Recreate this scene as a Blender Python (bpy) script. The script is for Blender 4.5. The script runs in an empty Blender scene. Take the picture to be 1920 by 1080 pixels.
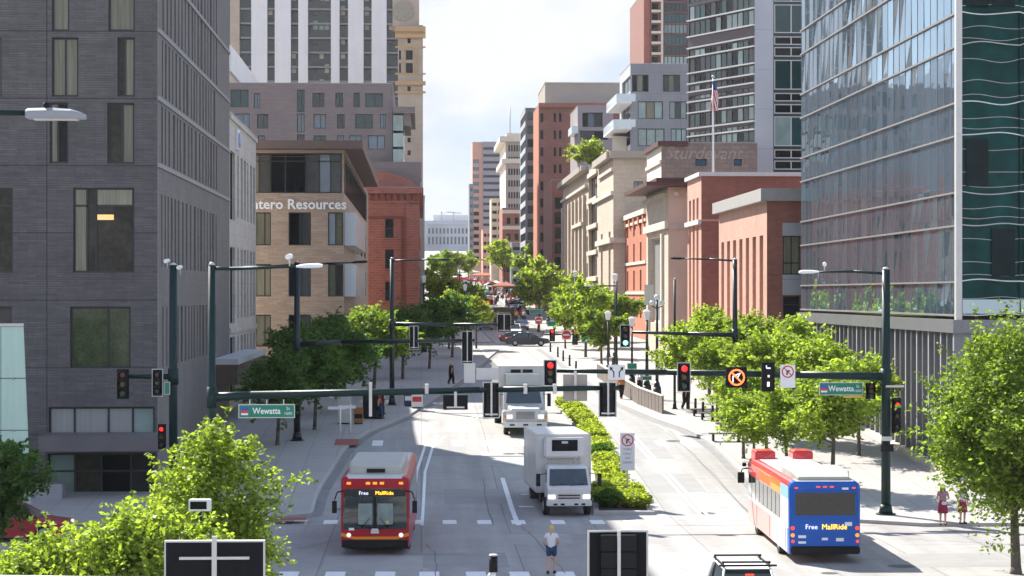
import bpy, bmesh, math, random
import numpy as np
from mathutils import Vector, Matrix
R = math.radians
sc = bpy.context.scene
C = sc.collection
# ------------------------------------------------ camera, world, sun, exposure
F, AL, HZ, H = 4000.0, 0.0425, 552.0, 9.8        # focal (px of a 1920 frame), yaw, horizon row, eye height
cd = bpy.data.cameras.new('camera'); camo = bpy.data.objects.new('camera', cd); C.objects.link(camo)
camo.location = (0, 0, H); camo.rotation_euler = (R(90), 0, -AL)
cd.lens = 75; cd.sensor_width = 36; cd.shift_y = (HZ-540)/1920; cd.clip_start = 1; cd.clip_end = 12000
sc.camera = camo
SUN = Vector((0.6, -0.95, -1.0)).normalized()      # direction the light travels
elev = math.asin(-SUN.z); azim = math.atan2(-SUN.x, -SUN.y)   # clockwise from +Y
w = bpy.data.worlds.new("World"); sc.world = w; w.use_nodes = True
nt = w.node_tree; nt.nodes.clear()
def wn(t): return nt.nodes.new(t)
out = wn('ShaderNodeOutputWorld'); bg = wn('ShaderNodeBackground'); sky = wn('ShaderNodeTexSky')
sky.sky_type = 'NISHITA'; sky.sun_disc = False; sky.sun_elevation = elev; sky.sun_rotation = azim
sky.air_density = 1.0; sky.dust_density = 2.0; sky.ozone_density = 1.0
tc = wn('ShaderNodeTexCoord'); mp = wn('ShaderNodeMapping'); mp.inputs['Scale'].default_value = (1, 1, 2.2)
mp.inputs['Location'].default_value = (0.31, 0.12, 0.4)
nz = wn('ShaderNodeTexNoise'); nz.inputs['Scale'].default_value = 7.5; nz.inputs['Detail'].default_value = 7; nz.inputs['Roughness'].default_value = .55
rp = wn('ShaderNodeValToRGB'); rp.color_ramp.elements[0].position = .34; rp.color_ramp.elements[1].position = .52
nz2 = wn('ShaderNodeTexNoise'); nz2.inputs['Scale'].default_value = 16; nz2.inputs['Detail'].default_value = 6
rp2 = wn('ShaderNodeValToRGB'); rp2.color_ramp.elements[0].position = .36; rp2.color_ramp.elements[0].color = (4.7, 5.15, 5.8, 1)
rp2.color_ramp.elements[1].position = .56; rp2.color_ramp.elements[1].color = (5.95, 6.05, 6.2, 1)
mx = wn('ShaderNodeMix'); mx.data_type = 'RGBA'
sbr = wn('ShaderNodeMix'); sbr.data_type = 'RGBA'; sbr.inputs[0].default_value = .88
L = nt.links.new
L(tc.outputs['Generated'], mp.inputs['Vector']); L(mp.outputs[0], nz.inputs['Vector']); L(nz.outputs['Fac'], rp.inputs[0])
L(mp.outputs[0], nz2.inputs['Vector']); L(nz2.outputs['Fac'], rp2.inputs[0])
bl = wn('ShaderNodeMix'); bl.data_type = 'RGBA'; bl.inputs[6].default_value = (3.9, 4.8, 6.1, 1); bl.inputs[7].default_value = (1.5, 2.0, 3.4, 1)
sx0 = wn('ShaderNodeSeparateXYZ'); L(tc.outputs['Generated'], sx0.inputs[0]); be = wn('ShaderNodeMapRange'); be.inputs[1].default_value = .16; be.inputs[2].default_value = .4; L(sx0.outputs[2], be.inputs[0]); L(be.outputs[0], bl.inputs[0])
L(bl.outputs[2], sbr.inputs[7]); L(sky.outputs[0], sbr.inputs[6])
sx = wn('ShaderNodeSeparateXYZ'); L(tc.outputs['Generated'], sx.inputs[0]); er = wn('ShaderNodeMapRange'); er.inputs[1].default_value = .17; er.inputs[2].default_value = .42; er.inputs[3].default_value = 1; er.inputs[4].default_value = .05; L(sx.outputs[2], er.inputs[0])
cm = wn('ShaderNodeMath'); cm.operation = 'MULTIPLY'; L(rp.outputs[0], cm.inputs[0]); L(er.outputs[0], cm.inputs[1]); L(cm.outputs[0], mx.inputs[0]); L(sbr.outputs[2], mx.inputs[6]); L(rp2.outputs[0], mx.inputs[7])
# sky away from straight ahead boosted to light camera-facing walls; deeper blue overhead
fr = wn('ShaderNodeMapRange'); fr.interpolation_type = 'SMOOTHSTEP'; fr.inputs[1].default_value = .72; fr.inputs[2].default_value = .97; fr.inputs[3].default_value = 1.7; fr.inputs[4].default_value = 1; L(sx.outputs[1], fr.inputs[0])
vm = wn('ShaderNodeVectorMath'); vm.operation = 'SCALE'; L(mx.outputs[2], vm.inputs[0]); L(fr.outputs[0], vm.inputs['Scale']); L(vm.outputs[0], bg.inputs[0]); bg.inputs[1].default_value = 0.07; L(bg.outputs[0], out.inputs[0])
sd = bpy.data.lights.new('sun', 'SUN'); sd.energy = 5.0; sd.angle = R(.5); sd.color = (1, .955, .88)
so = bpy.data.objects.new('sun', sd); C.objects.link(so); so.rotation_euler = SUN.to_track_quat('-Z', 'Y').to_euler(); so.location = (0, 0, 60)
vs = sc.view_settings; vs.view_transform = 'Standard'; vs.look = 'None'; vs.gamma = 1; vs.use_curve_mapping = False
vs.exposure = 1.2
sc.cycles.max_bounces = 6; sc.cycles.diffuse_bounces = 3; sc.cycles.glossy_bounces = 3; sc.cycles.transmission_bounces = 3
sc.cycles.transparent_max_bounces = 4; sc.cycles.sample_clamp_indirect = 6
# ------------------------------------------------ picture <-> place helpers
CA, SA = math.cos(AL), math.sin(AL)
GP_ = [(-4000, 0), (95, 0), (125, 1.75), (230, 4.2), (380, 5.4), (700, 15), (1000, 24), (1750, 46), (2600, 50), (9000, 50)]
def gz(Y):
    for (a, za), (b, zb) in zip(GP_, GP_[1:]):
        if Y <= b: return za + (zb-za)*(max(Y, a)-a)/(b-a)
    return GP_[-1][1]
def XP(px, Y): return Y*math.tan(AL+math.atan((px-960)/F))
def YP(px, X): return X/math.tan(AL+math.atan((px-960)/F))
def DC(X, Y): return Y*CA+X*SA
def ZP(py, X, Y): return H+(HZ-py)/F*DC(X, Y)
def PP(px, py, Y):
    X = XP(px, Y); return Vector((X, Y, ZP(py, X, Y)))
def GP(px, py):                                   # the ground point seen at a pixel
    lo, hi = 20., 1000.
    for _ in range(50):
        m = (lo+hi)/2; X = XP(px, m)
        if HZ+(H-gz(m))/DC(X, m)*F > py: lo = m
        else: hi = m
    X = XP(px, lo); return Vector((X, lo, gz(lo)))
# ------------------------------------------------ materials
_m = {}
def mat(name, col, rough=.7, metal=0., noise=None, brick=None, bump=0., spec=.5, emit=None, coat=0., objvar=0., streak=None, joints=None, trans=0., island=0., ior=None):
    if name in _m: return _m[name]
    m = bpy.data.materials.new(name); m.use_nodes = True; n = m.node_tree; N = n.nodes.new; K = n.links.new
    b = n.nodes['Principled BSDF']
    b.inputs['Base Color'].default_value = (*col, 1); b.inputs['Roughness'].default_value = rough; b.inputs['Metallic'].default_value = metal
    b.inputs['Specular IOR Level'].default_value = spec; b.inputs['Coat Weight'].default_value = coat; b.inputs['Coat Roughness'].default_value = .04
    if ior: b.inputs['IOR'].default_value = ior
    if emit: b.inputs['Emission Color'].default_value = (*emit[:3], 1); b.inputs['Emission Strength'].default_value = emit[3]
    cur = None
    def mul(cur, val_socket, lo, hi):              # colour * map(value -> lo..hi)
        mr = N('ShaderNodeMapRange'); mr.inputs[3].default_value = lo; mr.inputs[4].default_value = hi; K(val_socket, mr.inputs[0])
        v = N('ShaderNodeVectorMath'); v.operation = 'SCALE'
        if cur is None: v.inputs[0].default_value = col
        else: K(cur, v.inputs[0])
        K(mr.outputs[0], v.inputs['Scale']); return v.outputs[0]
    if noise or brick or streak or joints:
        t = N('ShaderNodeTexCoord'); sep = N('ShaderNodeSeparateXYZ'); K(t.outputs['Object'], sep.inputs[0])
        ad = N('ShaderNodeMath'); ad.operation = 'ADD'; K(sep.outputs[0], ad.inputs[0]); K(sep.outputs[1], ad.inputs[1])
        cb = N('ShaderNodeCombineXYZ'); K(ad.outputs[0], cb.inputs[0]); K(sep.outputs[2], cb.inputs[1])
    if brick:                                     # (row height, width, mortar size, colour 2, mortar colour)
        bt = N('ShaderNodeTexBrick'); bt.inputs['Scale'].default_value = 1; bt.inputs['Row Height'].default_value = brick[0]
        bt.inputs['Brick Width'].default_value = brick[1]; bt.inputs['Mortar Size'].default_value = brick[2]; bt.inputs['Bias'].default_value = 0
        bt.inputs['Color1'].default_value = (*col, 1); bt.inputs['Color2'].default_value = (*brick[3], 1); bt.inputs['Mortar'].default_value = (*brick[4], 1)
        K(cb.outputs[0], bt.inputs['Vector']); cur = bt.outputs['Color']
    if joints:                                    # (spacing u, spacing v, darken, horizontal ground plane?)
        for ax, sp in ((0, joints[0]), (1, joints[1])):
            src = (sep.outputs[ax] if joints[3] else cb.outputs[0])
            if not joints[3]:
                src = ad.outputs[0] if ax == 0 else sep.outputs[2]
            md = N('ShaderNodeMath'); md.operation = 'PINGPONG'; md.inputs[1].default_value = sp/2; K(src, md.inputs[0])
            st = N('ShaderNodeMath'); st.operation = 'GREATER_THAN'; st.inputs[1].default_value = .03; K(md.outputs[0], st.inputs[0])
            cur = mul(cur, st.outputs[0], joints[2], 1)
    if noise:
        for sc_, amt in (noise if isinstance(noise[0], tuple) else [noise]):
            nn = N('ShaderNodeTexNoise'); nn.inputs['Scale'].default_value = sc_; nn.inputs['Detail'].default_value = 5
            K(t.outputs['Object'], nn.inputs['Vector'])
            cur = mul(cur, nn.outputs['Fac'], 1-amt*1.6, 1+amt*1.6)
    if streak:                                    # (scale along x, y, z, amount)
        mp_ = N('ShaderNodeMapping'); mp_.inputs['Scale'].default_value = streak[:3]; K(t.outputs['Object'], mp_.inputs[0])
        nn = N('ShaderNodeTexNoise'); nn.inputs['Scale'].default_value = 1; nn.inputs['Detail'].default_value = 4; K(mp_.outputs[0], nn.inputs['Vector'])
        cur = mul(cur, nn.outputs['Fac'], 1-streak[3]*1.6, 1+streak[3]*1.6)
    if objvar:
        oi = N('ShaderNodeObjectInfo'); cur = mul(cur, oi.outputs['Random'], 1-objvar, 1+objvar)
    if island:
        ge = N('ShaderNodeNewGeometry'); iv = N('ShaderNodeMix'); iv.data_type = 'RGBA'; iv.inputs[6].default_value = (*col, 1); iv.inputs[7].default_value = (col[0]*1.12, col[1]*1.08, col[2], 1); K(ge.outputs['Random Per Island'], iv.inputs[0])
        if trans: cur = iv.outputs[2]
        cur = mul(cur, ge.outputs['Random Per Island'], 1-island, 1+island)
    if cur is not None: K(cur, b.inputs['Base Color'])
    if bump:
        nb = N('ShaderNodeTexNoise'); nb.inputs['Scale'].default_value = bump[0]; nb.inputs['Detail'].default_value = 2
        t2 = N('ShaderNodeTexCoord'); K(t2.outputs['Object'], nb.inputs['Vector'])
        bb = N('ShaderNodeBump'); bb.inputs['Strength'].default_value = 1; bb.inputs['Distance'].default_value = bump[1]
        K(nb.outputs['Fac'], bb.inputs['Height']); K(bb.outputs[0], b.inputs['Normal'])
    if trans:
        o = n.nodes['Material Output']; tr = N('ShaderNodeBsdfTranslucent'); ms = N('ShaderNodeMixShader'); ms.inputs[0].default_value = trans
        if cur is not None:
            v = N('ShaderNodeVectorMath'); v.operation = 'MULTIPLY'; v.inputs[1].default_value = (1.35, 1.5, .7); K(cur, v.inputs[0]); K(v.outputs[0], tr.inputs[0])
        else: tr.inputs[0].default_value = (*col, 1)
        K(b.outputs[0], ms.inputs[1]); K(tr.outputs[0], ms.inputs[2]); K(ms.outputs[0], o.inputs[0])
    _m[name] = m; return m
# ------------------------------------------------ mesh collecting
class MB:
    def __init__(s): s.v = []; s.f = []; s.mi = []; s.ms = []; s.sm = []
    def m(s, mt):
        if mt not in s.ms: s.ms.append(mt)
        return s.ms.index(mt)
    def face(s, pts, mt, smooth=False):
        i = len(s.v); s.v += [tuple(p) for p in pts]; s.f.append(tuple(range(i, i+len(pts)))); s.mi.append(s.m(mt)); s.sm.append(smooth)
    def poly(s, vs, fs, mt, smooth=False):
        i = len(s.v); s.v += [tuple(p) for p in vs]; k = s.m(mt)
        for f in fs: s.f.append(tuple(i+j for j in f)); s.mi.append(k); s.sm.append(smooth)
    def box(s, x0, x1, y0, y1, z0, z1, mt):
        vs = [(x, y, z) for z in (z0, z1) for y in (y0, y1) for x in (x0, x1)]
        s.poly(vs, [(0, 2, 3, 1), (4, 5, 7, 6), (0, 1, 5, 4), (2, 6, 7, 3), (0, 4, 6, 2), (1, 3, 7, 5)], mt)
    def prism(s, pts, z0, z1, mt, top=None):       # pts counter-clockwise; z0 may be a function of y
        n = len(pts); f0 = z0 if callable(z0) else (lambda y: z0); f1 = z1 if callable(z1) else (lambda y: z1)
        vs = [(x, y, f0(y)) for x, y in pts]+[(x, y, f1(y)) for x, y in pts]
        s.poly(vs, [(i, (i+1) % n, n+(i+1) % n, n+i) for i in range(n)], mt)
        s.face([(x, y, f1(y)) for x, y in pts], top or mt)
    def tube(s, p0, p1, r0, r1=None, mt=None, n=10, cap=True, smooth=True):
        p0, p1 = Vector(p0), Vector(p1); r1 = r0 if r1 is None else r1
        d = (p1-p0).normalized(); a = d.orthogonal().normalized(); b = d.cross(a)
        vs = [p+(a*math.cos(t)+b*math.sin(t))*r for p, r in ((p0, r0), (p1, r1)) for t in [2*math.pi*i/n for i in range(n)]]
        s.poly(vs, [(i, (i+1) % n, n+(i+1) % n, n+i) for i in range(n)], mt, smooth)
        if cap: s.face([vs[i] for i in range(n)][::-1], mt); s.face(vs[n:], mt)
    def path(s, pts, rs, mt, n=8):
        for i in range(len(pts)-1): s.tube(pts[i], pts[i+1], rs[i], rs[i+1], mt, n)
    def loft(s, rings, mt, cap=True, smooth=False, segmat=None):
        n = len(rings[0]); i0 = len(s.v)
        for r in rings: s.v += [tuple(p) for p in r]
        for k in range(len(rings)-1):
            for i in range(n):
                j = (i+1) % n
                s.f.append((i0+k*n+i, i0+k*n+j, i0+(k+1)*n+j, i0+(k+1)*n+i)); s.mi.append(s.m(segmat(i, k) if segmat else mt)); s.sm.append(smooth)
        if cap:
            s.f.append(tuple(i0+i for i in range(n))[::-1]); s.mi.append(s.m(mt)); s.sm.append(False)
            s.f.append(tuple(i0+(len(rings)-1)*n+i for i in range(n))); s.mi.append(s.m(mt)); s.sm.append(False)
    def ball(s, c, r, mt, n=12, sq=(1, 1, 1)):
        rings = []
        for k in range(1, n//2):
            t = math.pi*k/(n//2); rings.append([(c[0]+r*sq[0]*math.sin(t)*math.cos(2*math.pi*i/n), c[1]+r*sq[1]*math.sin(t)*math.sin(2*math.pi*i/n), c[2]-r*sq[2]*math.cos(t)) for i in range(n)])
        s.loft(rings, mt, True, True)
    def build(s, name, parent=None, bevel=0, fix=True):
        me = bpy.data.meshes.new(name); off = Vector(parent.location) if parent else Vector((0, 0, 0))
        if parent and parent.parent: off = off+Vector(parent.parent.location)
        me.from_pydata([(p[0]-off.x, p[1]-off.y, p[2]-off.z) for p in s.v], [], s.f)
        for q in s.ms: me.materials.append(q)
        me.polygons.foreach_set('material_index', s.mi); me.polygons.foreach_set('use_smooth', s.sm)
        if fix:
            bm = bmesh.new(); bm.from_mesh(me)
            bmesh.ops.remove_doubles(bm, verts=bm.verts, dist=1e-5)
            bmesh.ops.recalc_face_normals(bm, faces=bm.faces)
            if bevel:
                bmesh.ops.bevel(bm, geom=[e for e in bm.edges if len(e.link_faces) == 2 and e.calc_face_angle(0) > .6], offset=bevel, segments=2, affect='EDGES', clamp_overlap=True)
            bm.to_mesh(me); bm.free()
        me.update(); o = bpy.data.objects.new(name, me); C.objects.link(o)
        if parent: o.parent = parent
        return o
def tag(o, label=None, cat=None, group=None, kind=None):
    for k, v in (('label', label), ('category', cat), ('group', group), ('kind', kind)):
        if v: o[k] = v
    return o
def thing(name, label, cat, loc=(0, 0, 0), group=None):
    o = bpy.data.objects.new(name, None); C.objects.link(o); o.location = loc; return tag(o, label, cat, group)
def dup(o, label=None, loc=None, rz=None, scale=None, parent=None):
    r = o.copy(); C.objects.link(r); r.parent = parent
    for ch in list(o.children): dup(ch, parent=r)
    if label: r['label'] = label
    if loc is not None: r.location = loc
    if rz is not None: r.rotation_euler = (0, 0, rz)
    if scale is not None: r.scale = scale if hasattr(scale, '__len__') else (scale,)*3
    return r
def text(name, s, parent, loc, size, mt, rot=(R(90), 0, 0), ext=.01, align='CENTER', sx=1, shear=0, bold=0):
    cu = bpy.data.curves.new(name, 'FONT'); cu.body = s; cu.size = size; cu.extrude = ext; cu.align_x = align; cu.align_y = 'CENTER'; cu.resolution_u = 2; cu.shear = shear; cu.offset = bold
    t = bpy.data.objects.new(name, cu); C.objects.link(t); bpy.context.view_layer.update()
    me = bpy.data.meshes.new_from_object(t.evaluated_get(bpy.context.evaluated_depsgraph_get())); bpy.data.objects.remove(t)
    me.materials.clear(); me.materials.append(mt)
    M_ = Matrix.Translation(Vector(loc)-(Vector(parent.location)+(Vector(parent.parent.location) if parent.parent else Vector()))) @ Matrix.Rotation(rot[2], 4, 'Z') @ Matrix.Rotation(rot[0], 4, 'X') @ Matrix.Diagonal((sx, 1, 1, 1))
    me.transform(M_); o = bpy.data.objects.new(name, me); C.objects.link(o); o.parent = parent; return o
# ------------------------------------------------ colours
concrete = mat('road_concrete', (.30, .286, .268), .85, noise=((.25, .13), (2.5, .10), (25, .06)), joints=(3.66, 4.6, .66, True), streak=(1.1, .05, .1, .24))
walkmat = mat('sidewalk_concrete', (.35, .332, .308), .85, noise=((.4, .08), (6, .06)), joints=(1.5, 1.5, .8, True))
kerbmat = mat('kerb_concrete', (.40, .385, .36), .85, noise=(3, .12))
earth = mat('ground_concrete', (.33, .31, .29), .9, noise=(.3, .15))
paint = mat('road_paint', (.74, .74, .72), .7, noise=((3, .10), (14, .08)))
redpave = mat('red_tactile', (.30, .07, .06), .8, noise=(6, .1))
blk = mat('black_metal', (.010, .010, .011), .5, noise=(5, .1), spec=.2)
greenpole = mat('dark_green_paint', (.008, .026, .024), .45, noise=(3, .12), spec=.25)
steel = mat('steel', (.45, .45, .45), .4, .8, noise=(6, .1))
alum = mat('aluminium', (.55, .53, .5), .5, .3, noise=(4, .08))
white = mat('white_paint', (.78, .78, .76), .4, noise=(3, .04), coat=.2)
rubber = mat('rubber', (.02, .02, .02), .85, noise=(8, .2))
glassd = mat('dark_glass', (.008, .010, .011), .06, noise=((.5, .4), (2.5, .4)), spec=.14, objvar=.4)
frm = mat('window_frame_dark', (.02, .02, .022), .5, noise=(4, .1))
# ------------------------------------------------ the ground, road, pavements
def ys(a, b, st=3.0):
    r = [a]; n = max(1, int((b-a)/st)); r = [a+(b-a)*i/n for i in range(n+1)]
    for p, _ in GP_:
        if a < p < b: r.append(p)
    return sorted(set(r))
def structure(mb, name): return tag(mb.build(name), kind='structure')
g = MB()
Ys = [-700, -200, 95, 125, 230, 380, 700, 1000, 1750, 2600]
for a, b in zip(Ys, Ys[1:]):
    g.face([(-1600, a, gz(a)-.05), (1600, a, gz(a)-.05), (1600, b, gz(b)-.05), (-1600, b, gz(b)-.05)], earth)
structure(g, 'ground')
def lerp_path(pts, Y):
    pts = sorted(pts, key=lambda p: p[1])
    if Y <= pts[0][1]: return pts[0][0]
    for (xa, ya), (xb, yb) in zip(pts, pts[1:]):
        if Y <= yb: return xa+(xb-xa)*(Y-ya)/(yb-ya)
    return pts[-1][0]
def gpts(l): return [tuple(GP(*p)[:2]) for p in l]
LK = gpts([(583, 974), (598, 925), (626, 880), (647, 844), (687, 815), (765, 783), (825, 745), (885, 700), (935, 658)])
RK = gpts([(1395, 895), (1345, 845), (1310, 820), (1232, 790), (1165, 762), (1100, 715), (1050, 680), (1012, 655)])
LK.append((lerp_path(LK, 1e9)+.5, 900)); 
RKx = lerp_path(RK, 1e9)
RK.append((17.5, 300)); RK.append((18, 900))
def strip(name, fl, fr, a, b, zo, mt, skirt=0, side=None):
    m = MB(); yy = ys(a, b)
    for p, q in zip(yy, yy[1:]):
        z0, z1 = gz(p)+zo, gz(q)+zo
        m.face([(fl(p), p, z0), (fr(p), p, z0), (fr(q), q, z1), (fl(q), q, z1)], mt)
        if skirt:
            for f in (fl, fr): m.face([(f(p), p, z0-skirt), (f(q), q, z1-skirt), (f(q), q, z1), (f(p), p, z0)], side or mt)
    if skirt:
        for p in (yy[0], yy[-1]): m.face([(fl(p), p, gz(p)+zo-skirt), (fr(p), p, gz(p)+zo-skirt), (fr(p), p, gz(p)+zo), (fl(p), p, gz(p)+zo)], side or mt)
    return structure(m, name)
lk = lambda Y: lerp_path(LK, Y); rk = lambda Y: lerp_path(RK, Y)
strip('road', lambda Y: -90, lambda Y: 110, 15, 91, 0, concrete)
strip('road', lambda Y: min(lk(Y)-1, -14), lambda Y: max(rk(Y)+1, 28), 91, 900, 0, concrete)
def corner(f, Yc, r, sg):                          # round the kerb corner
    return lambda Y: f(Y)+sg*(r-math.sqrt(max(0, r*r-max(0, r-(Y-Yc))**2)))
Y0L, Y0R = 91.2, 89.2
lkc = corner(lk, Y0L, 4, -1); rkc = corner(rk, Y0R, 5, 1)
blocks = [(Y0L, 224), (241, 395), (412, 700)]
for i, (a, b) in enumerate(blocks):
    fl = lkc if i == 0 else lk; fr = rkc if i == 0 else rk
    strip('sidewalk', lambda Y: -90, lambda Y: fl(Y)-.16, a, b, .15, walkmat, .15, kerbmat)
    strip('kerb', lambda Y: fl(Y)-.16, lambda Y: fl(Y), a, b, .154, kerbmat, .154)
    a2 = Y0R if i == 0 else a
    strip('sidewalk', lambda Y: fr(Y)+.16, lambda Y: 110, a2, b, .15, walkmat, .15, kerbmat)
    strip('kerb', lambda Y: fr(Y), lambda Y: fr(Y)+.16, a2, b, .154, kerbmat, .154)
# markings
mk = MB()
def line_px(pts, wd, zo=.005):
    P = [GP(*p) for p in pts]
    for a, b in zip(P, P[1:]):
        d = (b-a); d.z = 0; d.normalize(); n = Vector((-d.y, d.x, 0))*wd/2; k = max(1, int((b-a).length/3))
        for i in range(k):
            p = a+(b-a)*i/k; q = a+(b-a)*(i+1)/k
            mk.face([(c.x, c.y, gz(c.y)+zo) for c in (p-n, q-n, q+n, p+n)], paint)
line_px([(770, 985), (781, 885), (797, 836), (835, 808), (893, 778)], .14)
line_px([(791, 985), (797, 885), (812, 836), (848, 808), (904, 778)], .14)
line_px([(942, 896), (973, 985)], .22)
line_px([(1139, 782), (1232, 876), (1332, 978)], .14); line_px([(1148, 782), (1243, 876), (1345, 978)], .14)
line_px([(985, 657), (958, 700)], .12)
def blockp(px, py, wx, wy, zo=.006):
    c = GP(px, py); mk.face([(c.x-wx/2, c.y-wy/2, gz(c.y-wy/2)+zo), (c.x+wx/2, c.y-wy/2, gz(c.y-wy/2)+zo), (c.x+wx/2, c.y+wy/2, gz(c.y+wy/2)+zo), (c.x-wx/2, c.y+wy/2, gz(c.y+wy/2)+zo)], paint)
for px in (563, 620, 715, 778, 843, 908, 972, 1046, 1120, 1185, 1250, 1330): blockp(px, 979, .6, 1.6)
for px in (708, 806, 858, 912, 985, 1240, 1288): blockp(px, 831, .6, 2.4)
for px in (540, 628, 722, 805, 893, 975, 1060, 1260): blockp(px, 1079, .7, 2.0)
blockp(987, 927, .5, .25); blockp(987, 950, .7, .25)
structure(mk, 'road_marking')
tp = MB()
for px, py, w_, l_ in ((650, 834, 1.3, 2.6), (546, 980, 1.3, 1.2)):
    c = GP(px, py); a, b = c.y-l_/2, c.y+l_/2
    for s_ in range(4):
        p, q = a+(b-a)*s_/4, a+(b-a)*(s_+1)/4
        tp.face([(c.x-w_/2, p, gz(p)+.162), (c.x+w_/2, p, gz(p)+.162), (c.x+w_/2, q, gz(q)+.162), (c.x-w_/2, q, gz(q)+.162)], redpave)
structure(tp, 'tactile_paving')
# manhole covers and tar patches lie in the road surface
mh = MB(); iron = mat('cast_iron', (.06, .055, .05), .6, noise=(20, .2))
for px, py, r_ in ((1263, 827, .42), (955, 851, .35), (645, 955, .35), (1325, 963, .4), (1200, 951, .3), (1690, 1062, .5), (1555, 1075, .3)):
    c = GP(px, py); mh.face([(c.x+r_*math.cos(t), c.y+r_*math.sin(t), gz(c.y+r_*math.sin(t))+.007) for t in [2*math.pi*i/20 for i in range(20)]], iron)
structure(mh, 'manhole_cover')
# crack sealant drawn as thin wandering strips
cr = MB(); tar = mat('crack_tar', (.09, .088, .085), .7, noise=(5, .2)); rr_ = random.Random(4)
def crack(pts, wd=.035):
    P = [GP(*p) for p in pts]
    for a, b in zip(P, P[1:]):
        k = 6; last = a
        for i in range(1, k+1):
            c = a+(b-a)*i/k+Vector((rr_.uniform(-.06, .06), rr_.uniform(-.2, .2), 0))*(i < k); d = (c-last); d.z = 0
            n = Vector((-d.y, d.x, 0)).normalized()*wd/2
            cr.face([(q.x, q.y, gz(q.y)+.009) for q in (last-n, c-n, c+n, last+n)], tar); last = c
crack([(800, 1020), (817, 1040), (817, 1080)]); crack([(975, 985), (992, 1000), (1030, 1040), (1060, 1075)]); crack([(640, 1010), (560, 1030)])
crack([(1240, 985), (1640, 986)], .05); crack([(800, 1040), (1095, 1046)]); crack([(1700, 1010), (1920, 1022)]); crack([(905, 897), (925, 985)]); crack([(1440, 985), (1300, 850), (1230, 800)])
structure(cr, 'road_crack')
# repaired panels of the concrete road
pc = [mat('road_patch_dark', (.262, .252, .24), .85, noise=((1, .12), (12, .08))), mat('road_patch_pale', (.325, .312, .292), .85, noise=((1, .1), (12, .06)))]; pm = MB(); rp_ = random.Random(9)
for ii, (px, py, w_, l_, k) in enumerate(((860, 1050, 3.6, 4.4, 0), (900, 930, 3.4, 4.5, 0), (700, 1055, 3.6, 4, 1), (1260, 905, 2.6, 6, 0), (1330, 1050, 3.6, 4.5, 1), (960, 860, 3.2, 5, 1), (1210, 840, 2.2, 9, 0), (830, 845, 2.6, 4.5, 0), (1790, 1050, 4, 4, 0), (1160, 1010, 3.6, 3.5, 0), (960, 735, 2.5, 14, 0), (1010, 1010, 2.5, 3.5, 1))):
    c = GP(px, py); a, b_ = c.y-l_/2, c.y+l_/2
    for s_ in range(6):
        p, q = a+(b_-a)*s_/6, a+(b_-a)*(s_+1)/6; pm.face([(c.x+sx_*w_/2, y_, gz(y_)+.002+.00022*ii) for sx_, y_ in ((-1, p), (1, p), (1, q), (-1, q))], pc[k])
structure(pm, 'road_patch')
# gutters along the kerbs
gut = mat('gutter', (.205, .20, .195), .85, noise=((1.5, .2), (9, .1)))
for i, (a, b) in enumerate(blocks):
    fl = lkc if i == 0 else lk; fr = rkc if i == 0 else rk
    strip('gutter', lambda Y: fl(Y), lambda Y: fl(Y)+.45, a, b, .004, gut); strip('gutter', lambda Y: fr(Y)-.45, lambda Y: fr(Y), a, b, .004, gut)
# ------------------------------------------------ buildings
GL = {
 'dark': glassd,
 'curtain': mat('glass_with_curtain', (.17, .165, .115), .12, spec=.3, streak=(9, 9, .4, .35), objvar=.3),
 'green': mat('glass_tree_reflection_painted', (.06, .075, .035), .12, spec=.3, noise=((9, .4), (2, .4))),  # green mottling paints the trees' reflection into the glass colour
 'shade': mat('pale_blind', (.30, .30, .29), .35, spec=.3, streak=(14, 14, .1, .12)),
 'pale': mat('pale_green_glass', (.20, .27, .25), .15, spec=.7, noise=(.8, .25), objvar=.35),
 'teal': mat('teal_glass', (.012, .05, .05), .07, spec=.45, noise=(.5, .35), objvar=.4),
 'blue': mat('blue_glass', (.05, .10, .15), .08, spec=.8, noise=(.7, .3), objvar=.4),
 'room': mat('glass_showing_dim_room', (.040, .036, .028), .08, spec=.14, noise=((1.1, .5), (3.5, .5))),
 'mid': mat('grey_glass', (.03, .036, .038), .1, spec=.4, noise=(.8, .4), objvar=.5),
}
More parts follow.
